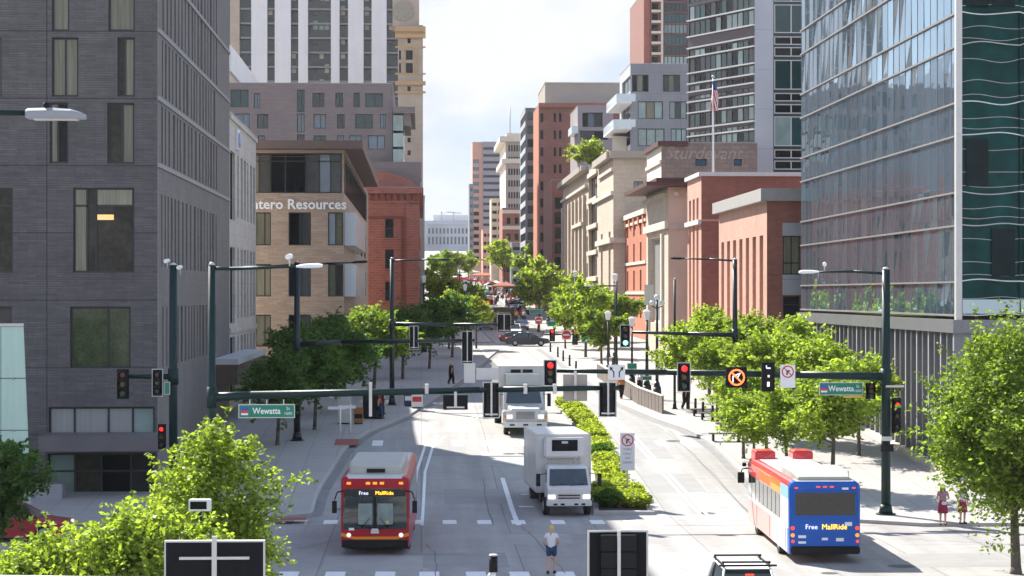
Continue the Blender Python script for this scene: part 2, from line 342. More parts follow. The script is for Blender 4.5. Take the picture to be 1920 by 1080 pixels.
class Bld:
    def __init__(s, name, label, foot, z1, wall, z0=None, roof=None, cat='building', ph=1.0):
        s.foot = foot; s.z0 = z0 if z0 is not None else min(gz(p[1]) for p in foot)-.3; s.z1 = z1; s.wall = wall; s.roof = roof or roofm
        cx = sum(p[0] for p in foot)/len(foot); cy = sum(p[1] for p in foot)/len(foot)
        s.root = thing(name, label, cat, (cx, cy, s.z0)); s.op = {i: [] for i in range(len(foot))}; s.wins = []; s.leds = []; s.ph = ph
    def edge(s, i):
        a = Vector((*s.foot[i], 0)); b = Vector((*s.foot[(i+1) % len(s.foot)], 0)); d = (b-a); Ln = d.length; d.normalize(); return a, d, Vector((d.y, -d.x, 0)), Ln
    def u(s, i, px):
        a, d, n, Ln = s.edge(i); t = math.tan(AL+math.atan((px-960)/F)); return (t*a.y-a.x)/(d.x-t*d.y)
    def z(s, i, u, py):
        a, d, n, Ln = s.edge(i); p = a+d*u; return ZP(py, p.x, p.y)
    def win(s, i, u0, u1, z0, z1, gl='dark', mull=(), bars=(), fw=.07, dep=.18, frame=None, sill=None, name='window'):
        a, d, n, Ln = s.edge(i)
        if u1 < u0: u0, u1 = u1, u0
        u0 = max(.05, u0); u1 = min(Ln-.05, u1); z0 = max(s.z0+.05, z0); z1 = min(s.z1-.05, z1)
        if u1-u0 < .05 or z1-z0 < .05: return
        s.op[i].append((u0, u1, z0, z1, dep)); m = MB(); frame = frame or frm
        def q(ua, ub, za, zb, dd, mt):
            A, B = a+d*ua-n*dd, a+d*ub-n*dd; m.face([(A.x, A.y, za), (B.x, B.y, za), (B.x, B.y, zb), (A.x, A.y, zb)], mt)
        def bar(ua, ub, za, zb):
            pts = [a+d*ua-n*(dep-.05), a+d*ub-n*(dep-.05), a+d*ub-n*(dep+.02), a+d*ua-n*(dep+.02)]; m.prism([(p.x, p.y) for p in pts][::-1], za, zb, frame)
        gls = gl if isinstance(gl, (list, tuple)) else [gl]; cuts = [0]+list(mull)+[1]
        for k in range(len(cuts)-1): q(u0+(u1-u0)*cuts[k], u0+(u1-u0)*cuts[k+1], z0, z1, dep, GL[gls[k % len(gls)]])
        bar(u0, u0+fw, z0, z1); bar(u1-fw, u1, z0, z1); bar(u0+fw, u1-fw, z0, z0+fw); bar(u0+fw, u1-fw, z1-fw, z1)
        for f_ in mull: c = u0+(u1-u0)*f_; bar(c-fw/2, c+fw/2, z0+fw, z1-fw)
        for f_ in bars: c = z0+(z1-z0)*f_; A = a+d*(u0+fw)-n*(dep-.045); bar(u0+fw, u1-fw, c-fw/2, c+fw/2)
        if sill:
            A, B = a+d*(u0-.08), a+d*(u1+.08); pts = [A+n*.12, A-n*.02, B-n*.02, B+n*.12]; m.prism([(p.x, p.y) for p in pts][::-1], z0-.14, z0-.01, sill)
        s.wins.append((m, name))
    def winpx(s, i, x0, y0, x1, y1, *a, **k):
        u0, u1 = s.u(i, x0), s.u(i, x1); um = (u0+u1)/2; s.win(i, u0, u1, s.z(i, um, y1), s.z(i, um, y0), *a, **k)
    def rows(s, i, u0, u1, nw, wfrac, zs, h, gl='dark', skip=0, **k):
        rn = random.Random(int(u1*10)+nw); p = (u1-u0)/nw
        for z in zs:
            for j in range(nw):
                if rn.random() < skip: continue
                g_ = rn.choice(gl) if isinstance(gl, list) else gl
                s.win(i, u0+p*(j+.5-wfrac/2), u0+p*(j+.5+wfrac/2), z, z+h, g_, **k)
    def ledge(s, i, z, h, out_, mt, u0=None, u1=None, name=None, ov=0, inn=.0):   # a band proud of the wall
        a, d, n, Ln = s.edge(i); u0 = -ov if u0 is None else u0; u1 = Ln+ov if u1 is None else u1
        A, B = a+d*u0, a+d*u1; pts = [A+n*out_, B+n*out_, B+n*.003-n*inn, A+n*.003-n*inn]; m = MB(); m.prism([(p.x, p.y) for p in pts], z, z+h, mt)
        m.face([(p.x, p.y, z) for p in pts], mt)
        if name: m.build(name, s.root)
        else: s.leds.append(m)
    def done(s, maxw=98):
        m = MB(); n = len(s.foot)
        for i in range(n):
            a, d, nn, Ln = s.edge(i); o = s.op[i]
            us = sorted({0, Ln, *[x for t in o for x in t[:2]]}); zs = sorted({s.z0, s.z1, *[x for t in o for x in t[2:4]]})
            for zi in range(len(zs)-1):
                run = None
                for ui in range(len(us)-1):
                    cu, cz = (us[ui]+us[ui+1])/2, (zs[zi]+zs[zi+1])/2; hole = any(t[0] < cu < t[1] and t[2] < cz < t[3] for t in o)
                    if not hole and run is None: run = us[ui]
                    if run is not None and (hole or ui == len(us)-2):
                        e = us[ui] if hole else us[ui+1]; A, B = a+d*run, a+d*e
                        m.face([(A.x, A.y, zs[zi]), (B.x, B.y, zs[zi]), (B.x, B.y, zs[zi+1]), (A.x, A.y, zs[zi+1])], s.wall[i] if isinstance(s.wall, dict) else s.wall); run = None
            for u0, u1, z0, z1, dp in o:
                A, B = a+d*u0, a+d*u1; A2, B2 = A-nn*(dp+.01), B-nn*(dp+.01); wm = s.wall[i] if isinstance(s.wall, dict) else s.wall
                m.face([(A.x, A.y, z0), (A2.x, A2.y, z0), (A2.x, A2.y, z1), (A.x, A.y, z1)], wm); m.face([(B.x, B.y, z0), (B.x, B.y, z1), (B2.x, B2.y, z1), (B2.x, B2.y, z0)], wm)
                m.face([(A.x, A.y, z0), (B.x, B.y, z0), (B2.x, B2.y, z0), (A2.x, A2.y, z0)], wm); m.face([(A.x, A.y, z1), (A2.x, A2.y, z1), (B2.x, B2.y, z1), (B.x, B.y, z1)], wm)
        m.build('wall', s.root, fix=False)
        r = MB(); r.face([(x, y, s.z1-.4) for x, y in s.foot], s.roof)
        for i in range(n):                        # parapet cap
            a, d, nn, Ln = s.edge(i); pts = [a+nn*.05, a+d*Ln+nn*.05, a+d*Ln-nn*.3, a-nn*.3]; r.prism([(p.x, p.y) for p in pts], s.z1+.002*i, s.z1+.1+.002*i, s.roof)
        r.build('roof', s.root, fix=False)
        for k, (mb, nm) in enumerate(s.wins[:maxw]): mb.build(nm, s.root, fix=False)
        if len(s.wins) > maxw:
            t = MB()
            for mb, nm in s.wins[maxw:]:
                for f, mi in zip(mb.f, mb.mi): t.face([mb.v[j] for j in f], mb.ms[mi])
            tag(t.build('windows', s.root, fix=False), kind='stuff')
        for mb in s.leds[:98]: mb.build('ledge', s.root)
        if len(s.leds) > 98:
            t = MB()
            for mb in s.leds[98:]:
                for f, mi in zip(mb.f, mb.mi): t.face([mb.v[j] for j in f], mb.ms[mi])
            tag(t.build('ledges', s.root), kind='stuff')
        return s.root
roofm = mat('roof_membrane', (.35, .34, .32), .9, noise=(.5, .15))
def rect(xl, xr, y0, y1): return [(xl, y0), (xr, y0), (xr, y1), (xl, y1)]
rnd = random.Random(11)
# materials of the walls
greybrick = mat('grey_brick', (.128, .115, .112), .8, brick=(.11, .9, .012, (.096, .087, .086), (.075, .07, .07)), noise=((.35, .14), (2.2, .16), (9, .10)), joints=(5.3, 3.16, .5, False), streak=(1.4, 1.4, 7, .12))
greybrick2 = mat('grey_brick_skylit_side', (.19, .165, .155), .8, brick=(.11, .9, .012, (.165, .145, .138), (.14, .125, .12)), noise=(.5, .12))  # lighter than the front: sky light on the side put into the colour
palestone = mat('pale_limestone', (.56, .51, .45), .8, brick=(.8, 1.6, .012, (.50, .455, .40), (.34, .31, .28)), noise=((.5, .12), (5, .08)))
tanbrick = mat('tan_brick', (.42, .315, .235), .8, brick=(.16, .7, .012, (.31, .235, .175), (.26, .20, .15)), noise=(.6, .10))
redbrick = mat('red_brick', (.32, .098, .062), .8, brick=(.3, .7, .025, (.24, .07, .048), (.30, .17, .13)), noise=((.5, .16), (4, .10)))
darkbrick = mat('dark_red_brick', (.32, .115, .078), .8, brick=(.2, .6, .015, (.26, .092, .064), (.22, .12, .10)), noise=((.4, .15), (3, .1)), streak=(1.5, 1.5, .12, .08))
brownred = mat('brown_red_brick', (.25, .10, .072), .8, brick=(.3, .8, .02, (.21, .085, .06), (.17, .08, .06)), noise=((.4, .14), (3, .1)))
pinkbrick = mat('salmon_brick', (.54, .30, .22), .8, brick=(.2, .6, .012, (.50, .275, .20), (.42, .26, .2)), noise=((.6, .12), (4, .08)), streak=(1.5, 1.5, .12, .08))  # also carries the sunlight on the sides of the dark red blocks
brownbrick = mat('brown_stone_brick', (.20, .165, .155), .8, brick=(.3, .9, .02, (.175, .145, .138), (.14, .12, .115)), noise=(.3, .1))
buff = mat('buff_terracotta', (.42, .34, .26), .8, noise=((.5, .1), (4, .08)), brick=(.5, 1.2, .02, (.39, .31, .235), (.33, .26, .2)))
sandst = mat('sandstone', (.56, .46, .355), .85, noise=((.6, .12), (5, .1)), brick=(.6, 1.3, .012, (.52, .425, .325), (.40, .33, .26)))
creamst = mat('cream_stone', (.62, .55, .45), .8, noise=((1, .08), (8, .05)))
whitecon = mat('white_concrete', (.62, .61, .60), .7, noise=((.4, .05), (4, .04)), streak=(1, 1, .08, .06))
beigecon = mat('beige_concrete', (.36, .31, .26), .8, noise=(.4, .08))
silver = mat('silver_panel', (.42, .43, .45), .4, .4, noise=(.4, .1), joints=(50, 4.4, .7, False))
slate = mat('slate_panel', (.20, .20, .21), .6, noise=(.4, .12), joints=(3, 3.3, .75, False))
bronze = mat('bronze_panel', (.10, .07, .055), .5, .3, noise=(.7, .12))
cornred = mat('dark_red_cornice', (.09, .03, .025), .6, noise=(2, .15))
metalgrey = mat('grey_fin_metal', (.19, .19, .205), .45, .3, noise=((.6, .1), (6, .1)))
# --- grey brick hotel, left foreground
XL = XP(295, 101); YE = YP(430, XL)
b = Bld('hotel_building', 'dark grey brick hotel with tall curtained windows filling the left foreground', rect(XL-48, XL, 101, YE), 34, {0: greybrick, 1: greybrick2, 2: greybrick2, 3: greybrick})
for x0, y0, x1, y1, gl, mu, ba in ((97, -70, 130, 58, ['curtain'], (), ()), (203, -70, 253, 58, ['curtain'], (), ()), (97, 70, 147, 181, ['curtain', 'curtain'], (.5,), ()), (220, 70, 253, 181, ['room', 'curtain'], (.42,), ()),
    (93, 192, 128, 306, ['curtain', 'dark'], (.42,), ()), (201, 193, 252, 307, ['room', 'curtain'], (.55,), ()), (137, 352, 252, 511, ['curtain', 'room', 'room'], (.22, .37), (.79,)), (-90, 352, 24, 511, ['room', 'curtain', 'room'], (.4, .7), (.79,)),
    (131, 575, 245, 690, ['green', 'green'], (.62,), ()), (-90, 575, 22, 690, ['dark', 'mid'], (.5,), ()), (91, 763, 290, 815, ['shade', 'shade', 'shade', 'pale'], (.24, .56, .79), ()), (-60, 70, 3, 181, ['curtain'], (), ()),
    (90, 850, 288, 975, ['pale', 'room', 'dark', 'mid'], (.25, .5, .78), (.62,))):
    b.winpx(0, x0, y0, x1, y1, gl, mu, ba, fw=.09, dep=.22)
Ls = YE-101
for k, (za, zb) in enumerate(((22.5, 28.2), (19.3, 22.0), (16.1, 18.8), (11.1, 14.6), (6.3, 9.2))):
    u = .7
    for j in range(17):
        w_ = rnd.choice((.5, .7, 1.0, .7)); u += rnd.uniform(.7, 1.3)+w_
        if u > Ls-1: break
        b.win(1, u-w_, u, za, zb, rnd.choice(('dark', 'mid', 'dark')), fw=.04, dep=.3)
for z_ in (22.15, 18.95, 15.8, 25.3): b.ledge(1, z_, .2, .08, mat('light_string_course', (.28, .265, .26), .7, noise=(3, .1)))
hr = b.done()
wl_ = mat('warm_ceiling_light', (.8, .5, .2), .5, emit=(1, .55, .2, .35)); xw_ = XP(198, 101); m = MB(); m.box(xw_-.45, xw_+.35, 101.19, 101.21, ZP(412, xw_, 101), ZP(402, xw_, 101), wl_); m.build('ceiling_lamp', hr)
m = MB(); a0, a1 = XP(138, 101), XP(251, 101); m.box(a0, XP(160, 101)-.15, 101.185, 101.2, ZP(385, a0, 101), ZP(355, a0, 101), GL['curtain']); m.build('roller_blind', hr); m = MB(); m.box(XP(182, 101), a1-.1, 101.185, 101.2, ZP(385, a0, 101), ZP(355, a0, 101), GL['curtain']); m.build('roller_blind', hr)
cn = MB(); xa, xb = XP(78, 99.5), XP(302, 99.5); zc = ZP(845, xa, 99.5); cn.box(xa, xb, 98.6, 100.98, zc, zc+.75, mat('canopy_panel', (.15, .14, .14), .5, .3, noise=(1, .1)))
cn.build('canopy', hr, .03)
cn = MB(); cn.box(XL-.0+.003, XL+1.5, 128, 150.5, 5.6, 5.95, mat('canopy_pale', (.5, .5, .5), .5, noise=(1, .1))); cn.box(XL+.003, XL+1.45, 128.05, 150.4, 4.4, 5.59, bronze); cn.build('awning', hr)
# --- pale limestone building
Y2 = YP(480, XL)
b = Bld('limestone_building', 'pale limestone office block with tall narrow dark windows beside the grey brick hotel', rect(XL-30, XL, YE+.05, Y2), 21.6, palestone)
Lb = Y2-YE
for za, zb in ((15.0, 19.2), (8.2, 12.9), (3.2, 7.0)):
    b.win(1, .3, 4.2, za-.3, zb, 'dark', (.5,), fw=.06, dep=.25)
    for j in range(6): u = 6+j*2.7; b.win(1, u, u+(1.7 if j % 3 else 1.1), za, zb, 'dark', fw=.05, dep=.3)
b.ledge(1, 7.25, .35, .1, palestone); b.ledge(1, 21.2, .3, .12, palestone)
r = b.done()
em = MB(); em.box(XL+.02, XL+.14, 143.5, 145.3, 17.9+1.6, 20.9, white); em.ball((XL+.2, 144.4, 20.2), .55, mat('pale_blue_emblem', (.35, .42, .62), .5, noise=(3, .1)), 12, (.2, 1, 1)); em.build('emblem', r)
# --- tan office with the company name
Yt = 168.; xr = XP(645, Yt); xl = XP(395, Yt)
b = Bld('tan_office_building', 'tan brick office with projecting flat roof and white company lettering', rect(xl, xr, Yt, 245), ZP(284, xr, Yt), tanbrick)
tl = b.foot
for y0, y1 in ((398, 460), (495, 556), (590, 650), (682, 740)):
    for x0, x1, gl, mu in ((425, 447, ['curtain', 'dark'], (.5,)), (478, 508, ['curtain', 'curtain'], (.6,)), (541, 583, ['dark', 'mid'], (.5,)), (615, 643.5, ['blue', 'green'] if y0 < 400 else ['green', 'dark'], (.5,))):
        b.winpx(0, x0, y0, x1, y1, gl, mu, fw=.09, dep=.25)
b.winpx(0, 428, 287, 641, 362, ['curtain', 'mid', 'dark', 'dark', 'mid', 'blue', 'mid'], (.27, .37, .5, .68, .8, .9), (.8,), fw=.1, dep=.3, name='glazing')
for k, (y0, y1) in enumerate(((398, 460), (495, 556), (590, 650))):
    z0, z1 = ZP(y1, xr, Yt), ZP(y0, xr, Yt)
    b.win(1, .6, 14, z0, z1, 'pale', (.25, .5, .75), fw=.12, dep=.1)
    for j in range(4): b.win(1, 20+j*13, 28+j*13, z0, z1, 'mid', (.5,), fw=.12)
b.win(1, .6, 70, ZP(362, xr, Yt), ZP(287, xr, Yt), ['dark', 'mid'], [i/18 for i in range(1, 18)], fw=.1, dep=.1, name='glazing')
r = b.done()
m = MB(); zt = ZP(284, xr, Yt); sof = mat('brown_soffit', (.14, .095, .075), .6, noise=(1, .1))
m.box(xl-1, xr+1.5, Yt-1.6, 226, zt+.11, zt+.75, sof); m.build('roof_overhang', r, .02)
text('lettering', 'Antero Resources', r, (XP(552, Yt), Yt-.06, ZP(384, xr, Yt)), 1.10, mat('sign_letter_white', (.8, .8, .78), .5), ext=.06, sx=1.0, bold=.025)
for y0, y1 in ((398, 460), (495, 556), (590, 650)):
    m = MB(); z0, z1 = ZP(y1, xr, Yt), ZP(y0, xr, Yt); m.box(xr+.02, xr+.9, Yt+.6, Yt+30, z0, z1, mat('pale_screen_glass', (.46, .52, .55), .2, spec=.7, noise=(.5, .08))); m.build('glass_bay', r)
# --- red brick building with corbelled top
Yr = 250.; xl, xr = XP(640, Yr), XP(786, Yr)
b = Bld('red_brick_building', 'red brick corner building with corbelled cornice behind the tan office', rect(xl, xr, Yr, 330), ZP(352, xr, Yr), redbrick)
b.z1 = ZP(352, xr, Yr)
for y0 in (410, 468, 528, 592): b.winpx(0, 722, y0, 738, y0+36, 'dark', (), (.5,), fw=.1, dep=.3, sill=redbrick)
for y0 in (410, 468, 528, 592): b.winpx(0, 655, y0, 671, y0+36, 'dark', (), (.5,), fw=.1, dep=.3, sill=redbrick)
for k in range(4):
    for j in range(11): b.win(1, 3+j*7, 4.6+j*7, 5.5+k*3.7, 7.9+k*3.7, 'mid', fw=.1, sill=redbrick)
L0 = b.edge(0)[3]
dkred = mat('recessed_red_brick', (.19, .055, .04), .8, noise=(1, .1))
b.ledge(0, b.z1-.7, .7, .5, redbrick, ov=.4); b.ledge(1, b.z1-.7, .7, .5, redbrick)
for j in range(int(L0/.75)): b.ledge(0, b.z1-1.5, .75, .3, dkred, u0=j*.75+.1, u1=j*.75+.5)
b.ledge(0, b.z1-1.75, .25, .2, redbrick); b.ledge(0, b.z1-3.6, .3, .12, dkred, u0=0, u1=L0-2.0)
b.ledge(0, 2, b.z1-4, .35, redbrick, u0=L0-1.5, u1=L0)
b.ledge(0, 2, b.z1-5.3, .1, dkred, u0=L0-2.1, u1=L0-1.9)
r = b.done()
m = MB(); zt = b.z1; xa = XP(690, Yr+3); xb = XP(788, Yr+3)
m.prism([(xa, Yr+4), (xb, Yr+4), (xb, Yr+26), (xa, Yr+26)], zt, ZP(306, xb, Yr+4), brownbrick); m.build('penthouse', r)
m = MB(); pv = [(XP(p[0], Yr+2), ZP(p[1], 0, Yr+2)) for p in ((690, 350), (690, 322), (722, 322), (750, 330), (772, 338), (785, 352))]
m.poly([(x, Yr+2, z) for x, z in pv]+[(x, Yr+2.8, z) for x, z in pv], [(0, 5, 4, 3, 2, 1), (6, 7, 8, 9, 10, 11)]+[(i, (i+1) % 6, 6+(i+1) % 6, 6+i) for i in range(6)], darkbrick); m.build('gable', r)
# --- stone terrace beyond it along the left side
b = Bld('stone_terrace_building', 'narrow pale stone building edge just beyond the red brick corner', rect(-16, XP(796, 340), 332, 395), ZP(372, 0, 340), palestone)
for k in range(5):
    for j in range(7): b.win(1, 3+j*8, 6+j*8, 8+k*3.7, 10.4+k*3.7, 'mid', fw=.1)
b.done()
# --- dark brown residences
Yd = 300.; xl, xr = XP(425, Yd), XP(736, Yd)
b = Bld('apartment_building', 'dark brown brick apartment block with scattered punched windows above the tan office roof', rect(xl, xr, Yd, 345), ZP(157, xr, Yd), brownbrick)
WN = {0: [(432, 466, 168, 201), (476, 488, 175, 203), (557, 571, 168, 210), (586, 608, 174, 201), (629, 643, 174, 201), (663, 675, 174, 201), (685, 718, 175, 201)],
      1: [(440, 468, 213, 240), (482, 503, 214, 241), (557, 571, 213, 248), (588, 611, 214, 241), (632, 646, 214, 241), (666, 699, 214, 241), (713, 723, 214, 241)],
      2: [(440, 462, 254, 268), (484, 497, 254, 268), (557, 571, 252, 280), (588, 611, 254, 280), (632, 645, 254, 280), (655, 678, 254, 280), (690, 722, 254, 280)]}
for row in WN.values():
    for x0, x1, y0, y1 in row: b.winpx(0, x0, y0, x1, y1, rnd.choice(('blue', 'teal', 'mid', 'blue')), (.55,), fw=.1, dep=.3)
b.win(1, 5, 40, 30, 33, 'mid', (.2, .4, .6, .8))
r = b.done()
m = MB(); Yw = Yd-2; m.box(XP(738, Yw), XP(778, Yw), Yw, Yw+30, ZP(212, 0, Yw), ZP(200, 0, Yw), brownbrick); m.build('roof_slab', r)
for i, (y0, y1) in enumerate(((216, 245), (250, 275), (280, 304))):
    m = MB(); m.box(XP(737, Yw+1), XP(756, Yw+1), Yw+1, Yw+28, ZP(y1, 0, Yw+1), ZP(y0, 0, Yw+1), GL['pale']); m.build('glass_bay', r)
m = MB(); m.box(XP(757, Yw+1), XP(770, Yw+1), Yw+1, Yw+20, ZP(236, 0, Yw+1), ZP(213, 0, Yw+1), brownbrick); m.build('stair_tower', r)
m = MB(); m.box(XP(690, Yd-3), XP(790, Yd-3), Yd-3, Yd-.5, ZP(340, 0, Yd), ZP(306, 0, Yd), brownbrick); m.build('lower_wing', r)
# --- white striped tower
Yw = 430.; xl, xr = XP(425, Yw), XP(749, Yw)
b = Bld('striped_tower', 'tall white tower with dark balcony stripes above the brown apartment block', rect(xl, xr, Yw, 475), 78, GL['mid'])
slab = mat('balcony_slab', (.20, .195, .19), .7, noise=(1, .1)); drk = mat('balcony_recess', (.05, .052, .06), .6, noise=((.6, .4), (2, .2)))
wh = [(472, 502), (516, 546), (560, 578), (621, 637), (653, 682), (697, 725)]
for a_, c_ in wh:
    u0, u1 = b.u(0, a_), b.u(0, c_); b.ledge(0, 5, 73.2, 1.4, whitecon, u0=u0, u1=u1, name='white_pier')
b.ledge(0, 5, 73.2, 1.0, buff, u0=b.u(0, 432), u1=b.u(0, 450), name='buff_pier')
for k in range(26):
    z_ = 3+k*2.9; b.ledge(0, z_, .35, 1.1, slab, u0=b.u(0, 452), u1=b.u(0, 748))
for k in range(20):
    z_ = 22+k*2.9
    for j, px in enumerate((507, 551, 584, 592, 603, 613, 643, 688, 733)):
        if rnd.random() < .6: b.ledge(0, z_+.35, rnd.uniform(.8, 1.9), .3, rnd.choice((drk, GL['mid'], beigecon, GL['pale'])), u0=b.u(0, px-4), u1=b.u(0, px+4))
b.done()
# --- sandstone block with white parapet
xs = -28.
b = Bld('sandstone_building', 'small sunlit sandstone block with white sloping parapet at the hotel edge', rect(xs-20, xs, YP(428, xs), YP(482, xs)), 46, sandst)
b.ledge(1, 42.2, 3.8, .4, whitecon, name='parapet'); b.ledge(0, 42.2, 3.8, .4, whitecon); b.done()
# --- buff clock tower
Yc = 400.; xl, xr = XP(746, Yc), XP(796, Yc)-.3
b = Bld('clock_tower', 'slender buff brick clock tower with arched windows and cornices left of the sky', rect(xl, xr, Yc, Yc+10), ZP(48, xr, Yc), buff)
b.winpx(0, 761, 94, 774, 112, 'dark', (.5,), dep=.4); b.winpx(0, 761, 118, 774, 137, 'dark', (.5,), dep=.4)
b.winpx(0, 748, 94, 752, 112, 'dark', dep=.4); b.winpx(0, 748, 118, 752, 137, 'dark', dep=.4)
for y in (72, 162, 258, 282, 202, 228): b.winpx(0, 764, y, 770, y+9, 'dark', dep=.3)
ocr = mat('ochre_trim', (.44, .28, .13), .7, noise=(3, .1))
for y, h_, o_ in ((64, .35, .3), (72, .7, 1.1), (60, 1.0, .5), (160, .7, .9), (175, .35, .3), (90, .3, .15), (140, .3, .15)): b.ledge(0, ZP(y, 0, Yc), h_, o_, ocr, ov=.5)
b.ledge(0, ZP(137, 0, Yc), 4.6, .2, ocr, u0=b.u(0, 757), u1=b.u(0, 759)); b.ledge(0, ZP(137, 0, Yc), 4.6, .2, ocr, u0=b.u(0, 776), u1=b.u(0, 778)); b.ledge(0, ZP(137, 0, Yc), 4.6, .2, ocr, u0=b.u(0, 783), u1=b.u(0, 785))
r = b.done()
m = MB(); x2 = XP(786, Yc); m.box(xl-1, x2, Yc+.8, Yc+9, b.z1, b.z1+18, buff); m.build('upper_stage', r)
m = MB(); cx = XP(756, Yc); cz = ZP(20, 0, Yc)
m.tube((cx, Yc+.8, cz), (cx, Yc+.55, cz), 1.9, 1.9, mat('clock_face', (.25, .24, .2), .6, noise=(2, .2)), 32); 
for k in range(12):
    t = k*math.pi/6; m.box(cx+1.55*math.sin(t)-.16, cx+1.55*math.sin(t)+.16, Yc+.48, Yc+.54, cz+1.55*math.cos(t)-.16, cz+1.55*math.cos(t)+.16, ocr)
m.box(cx-.08, cx+.08, Yc+.47, Yc+.54, cz, cz+1.3, ocr); m.box(cx, cx+.9, Yc+.46, Yc+.54, cz-.08, cz+.08, ocr); m.build('clock', r)
# ------------------------------------------------ right side
XR = XP(1797, 104); YRE = YP(1503, XR); zb_ = ZP(590, XR, 104)
fglass = mat('reflective_facade_glass', (.34, .50, .62), .02, .86, noise=(.12, .15), spec=1.0, island=.2)
gglass = mat('green_facade_glass', (.005, .048, .043), .05, noise=((.3, .4), (1.2, .4)), spec=.10, bump=(.5, .02))
root = thing('glass_office_building', 'large glass office building with sloping reflections at the right edge', 'building', (XR+20, 125, 0))
m = MB(); m.box(XR+.35, XR+45, 104.35, YRE, zb_-.2, 46, GL['dark']); m.build('core', root)
rg = random.Random(5); fl = 4.42; GL['tdark'] = mat('dark_teal_pane', (.003, .014, .016), .08, spec=.12, noise=(1.2, .5)); ledgem = mat('facade_ledge', (.26, .24, .23), .5, .3, noise=(2, .1))
zl = [zb_, zb_+1.65]
while zl[-1] < 46: zl += [zl[-1]+2.78, zl[-1]+4.42]
npan = 30
for k in range(len(zl)-1):
    m = MB(); z0, z1 = zl[k], zl[k+1]
    for j in range(npan):                        # separate panes, each a hair out of plane
        ya, yb = 104+(YRE-104)*j/npan, 104+(YRE-104)*(j+1)/npan; o = [rg.uniform(-.011, .011) for _ in range(4)]
        m.face([(XR+o[0], yb, z0), (XR+o[1], ya, z0), (XR+o[2], ya, z1-.06), (XR+o[3], yb, z1-.06)], fglass)
    for j in range(npan+1): y = 104+(YRE-104)*j/npan; m.box(XR-.02, XR+.1, y-.02, y+.02, z0, z1-.06, metalgrey)
    m.box(XR-.12, XR+.1, 104, YRE, z0-.09, z0, ledgem)
    m.build('glazing_band', root, fix=False)
for k in range(len(zl)-1):
    m = MB(); z0, z1 = zl[k], zl[k+1]
    for j in range(14):
        xa, xb = XR+.12+j*2.9, XR+.12+(j+1)*2.9; o = [rg.uniform(-.03, .03) for _ in range(4)]
        m.face([(xa, 104+o[0], z0), (xb, 104+o[1], z0), (xb, 104+o[2], z1), (xa, 104+o[3], z1)], gglass)
        N_ = 10; am = rg.uniform(-.16, .16); am2 = rg.uniform(-.1, .1)   # floor lines as wavy tubes, the reflection's warp put into their shape
        pts = [(xa+(xb-xa)*t/N_, 103.9, z0+am*math.sin(math.pi*t/N_)+am2*math.sin(2*math.pi*t/N_)) for t in range(N_+1)]
        m.path(pts, [.03]*(N_+1), white if rg.random() < .75 else alum, 5)
        for dz in ((.3, .95, 2.1) if k % 2 else (.35, .8)):
            am = rg.uniform(-.12, .12); pts = [(xa+(xb-xa)*t/N_, 103.92, z0+dz+am*math.sin(math.pi*t/N_)+am2*math.sin(2*math.pi*t/N_)) for t in range(N_+1)]; m.path(pts, [.018]*(N_+1), alum, 4)  # further thin lines, bent like warped reflections
        m.box(xa-.02, xa+.02, 103.9, 103.98, z0, z1, blk)
        if k % 2 and z1-z0 > 2:
            for f0, f1 in ((.08, .46), (.52, .92)):
                if rg.random() < .8: m.box(xa+2.9*f0, xa+2.9*f1, 103.86, 103.93, z0+.25, z1-.2, GL['tdark'])
        if k == 0: m.box(xa+.04, xb-.04, 103.78, 103.86, z0+.05, z0+.75, mat('pale_spandrel', (.42, .52, .52), .25, noise=(.6, .06)))
    m.build('glazing_band', root, fix=False)
m = MB()
for j in range(3): x = XR+7.5+j*9; m.tube((x, 103.85, zb_), (x, 103.85, 46), .06, .06, alum, 6)
m.box(XR-.15, XR+.15, 103.85, 104.2, zb_-.3, 46, alum); m.build('corner_trim', root)
m = MB(); m.box(XR-.3, XR+45, 103.8, YRE, zb_-.9, zb_-.25, metalgrey); m.build('soffit', root)
m = MB(); m.box(XR+1.2, XR+45, 105.4, YRE-.3, 0, zb_-.9, GL['dark']); m.build('storefront', root)
finm = mat('pale_fin_edge', (.36, .36, .38), .5, noise=(2, .1))
nf = 34
for j in range(nf):
    y = 104.2+(YRE-104.4)*j/(nf-1); m = MB(); m.box(XR-.15, XR+.75, y, y+.2, gz(y)+.1, zb_-.9, metalgrey); m.box(XR-.18, XR-.152, y+.0, y+.2, gz(y)+.1, zb_-.9, metalgrey if j % 2 else finm); m.build('fin', root)
for j in range(1, 7):
    x = XR+j*3.4; m = MB(); m.box(x, x+.5, 104.2, 104.8, gz(104)+.1, zb_-.9, finm); m.build('column', root)
m = MB(); m.prism([(XR-.5, 104), (XR+1, 104), (XR+1, YRE), (XR-.5, YRE)], lambda y: gz(y)+.1, lambda y: gz(y)+.55, creamst); m.build('plinth', root)
# --- brick hall A: sunlit slotted side salmon, shaded front dark, light put into colour
Ya = 152.; xa = XP(1438, Ya); ye = YP(1348, xa); zt = ZP(364, xa, Ya)
GL['slot'] = mat('slot_brick', (.12, .045, .035), .8, noise=(1, .15))
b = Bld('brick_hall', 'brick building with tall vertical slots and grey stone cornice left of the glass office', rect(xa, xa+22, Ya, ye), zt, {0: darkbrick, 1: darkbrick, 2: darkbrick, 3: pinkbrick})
La = ye-Ya
for j in range(7): u0 = .7+j*(La-1.4)/7; b.win(3, u0+.7, u0+2.35, 3, zt-2.9, 'slot', fw=.03, dep=1.0, frame=darkbrick, name='brick_slot')
slotm = darkbrick
b.ledge(3, zt-.5, .9, .5, mat('grey_cornice', (.33, .31, .29), .7, noise=(2, .1)), ov=.4); b.ledge(0, zt-.5, .9, .5, mat('grey_cornice', (.33, .31, .29)), ov=.4)
zs_ = [ZP(y, xa, Ya) for y in (700, 610, 565, 555, 520, 500, 475, 445, 418)]
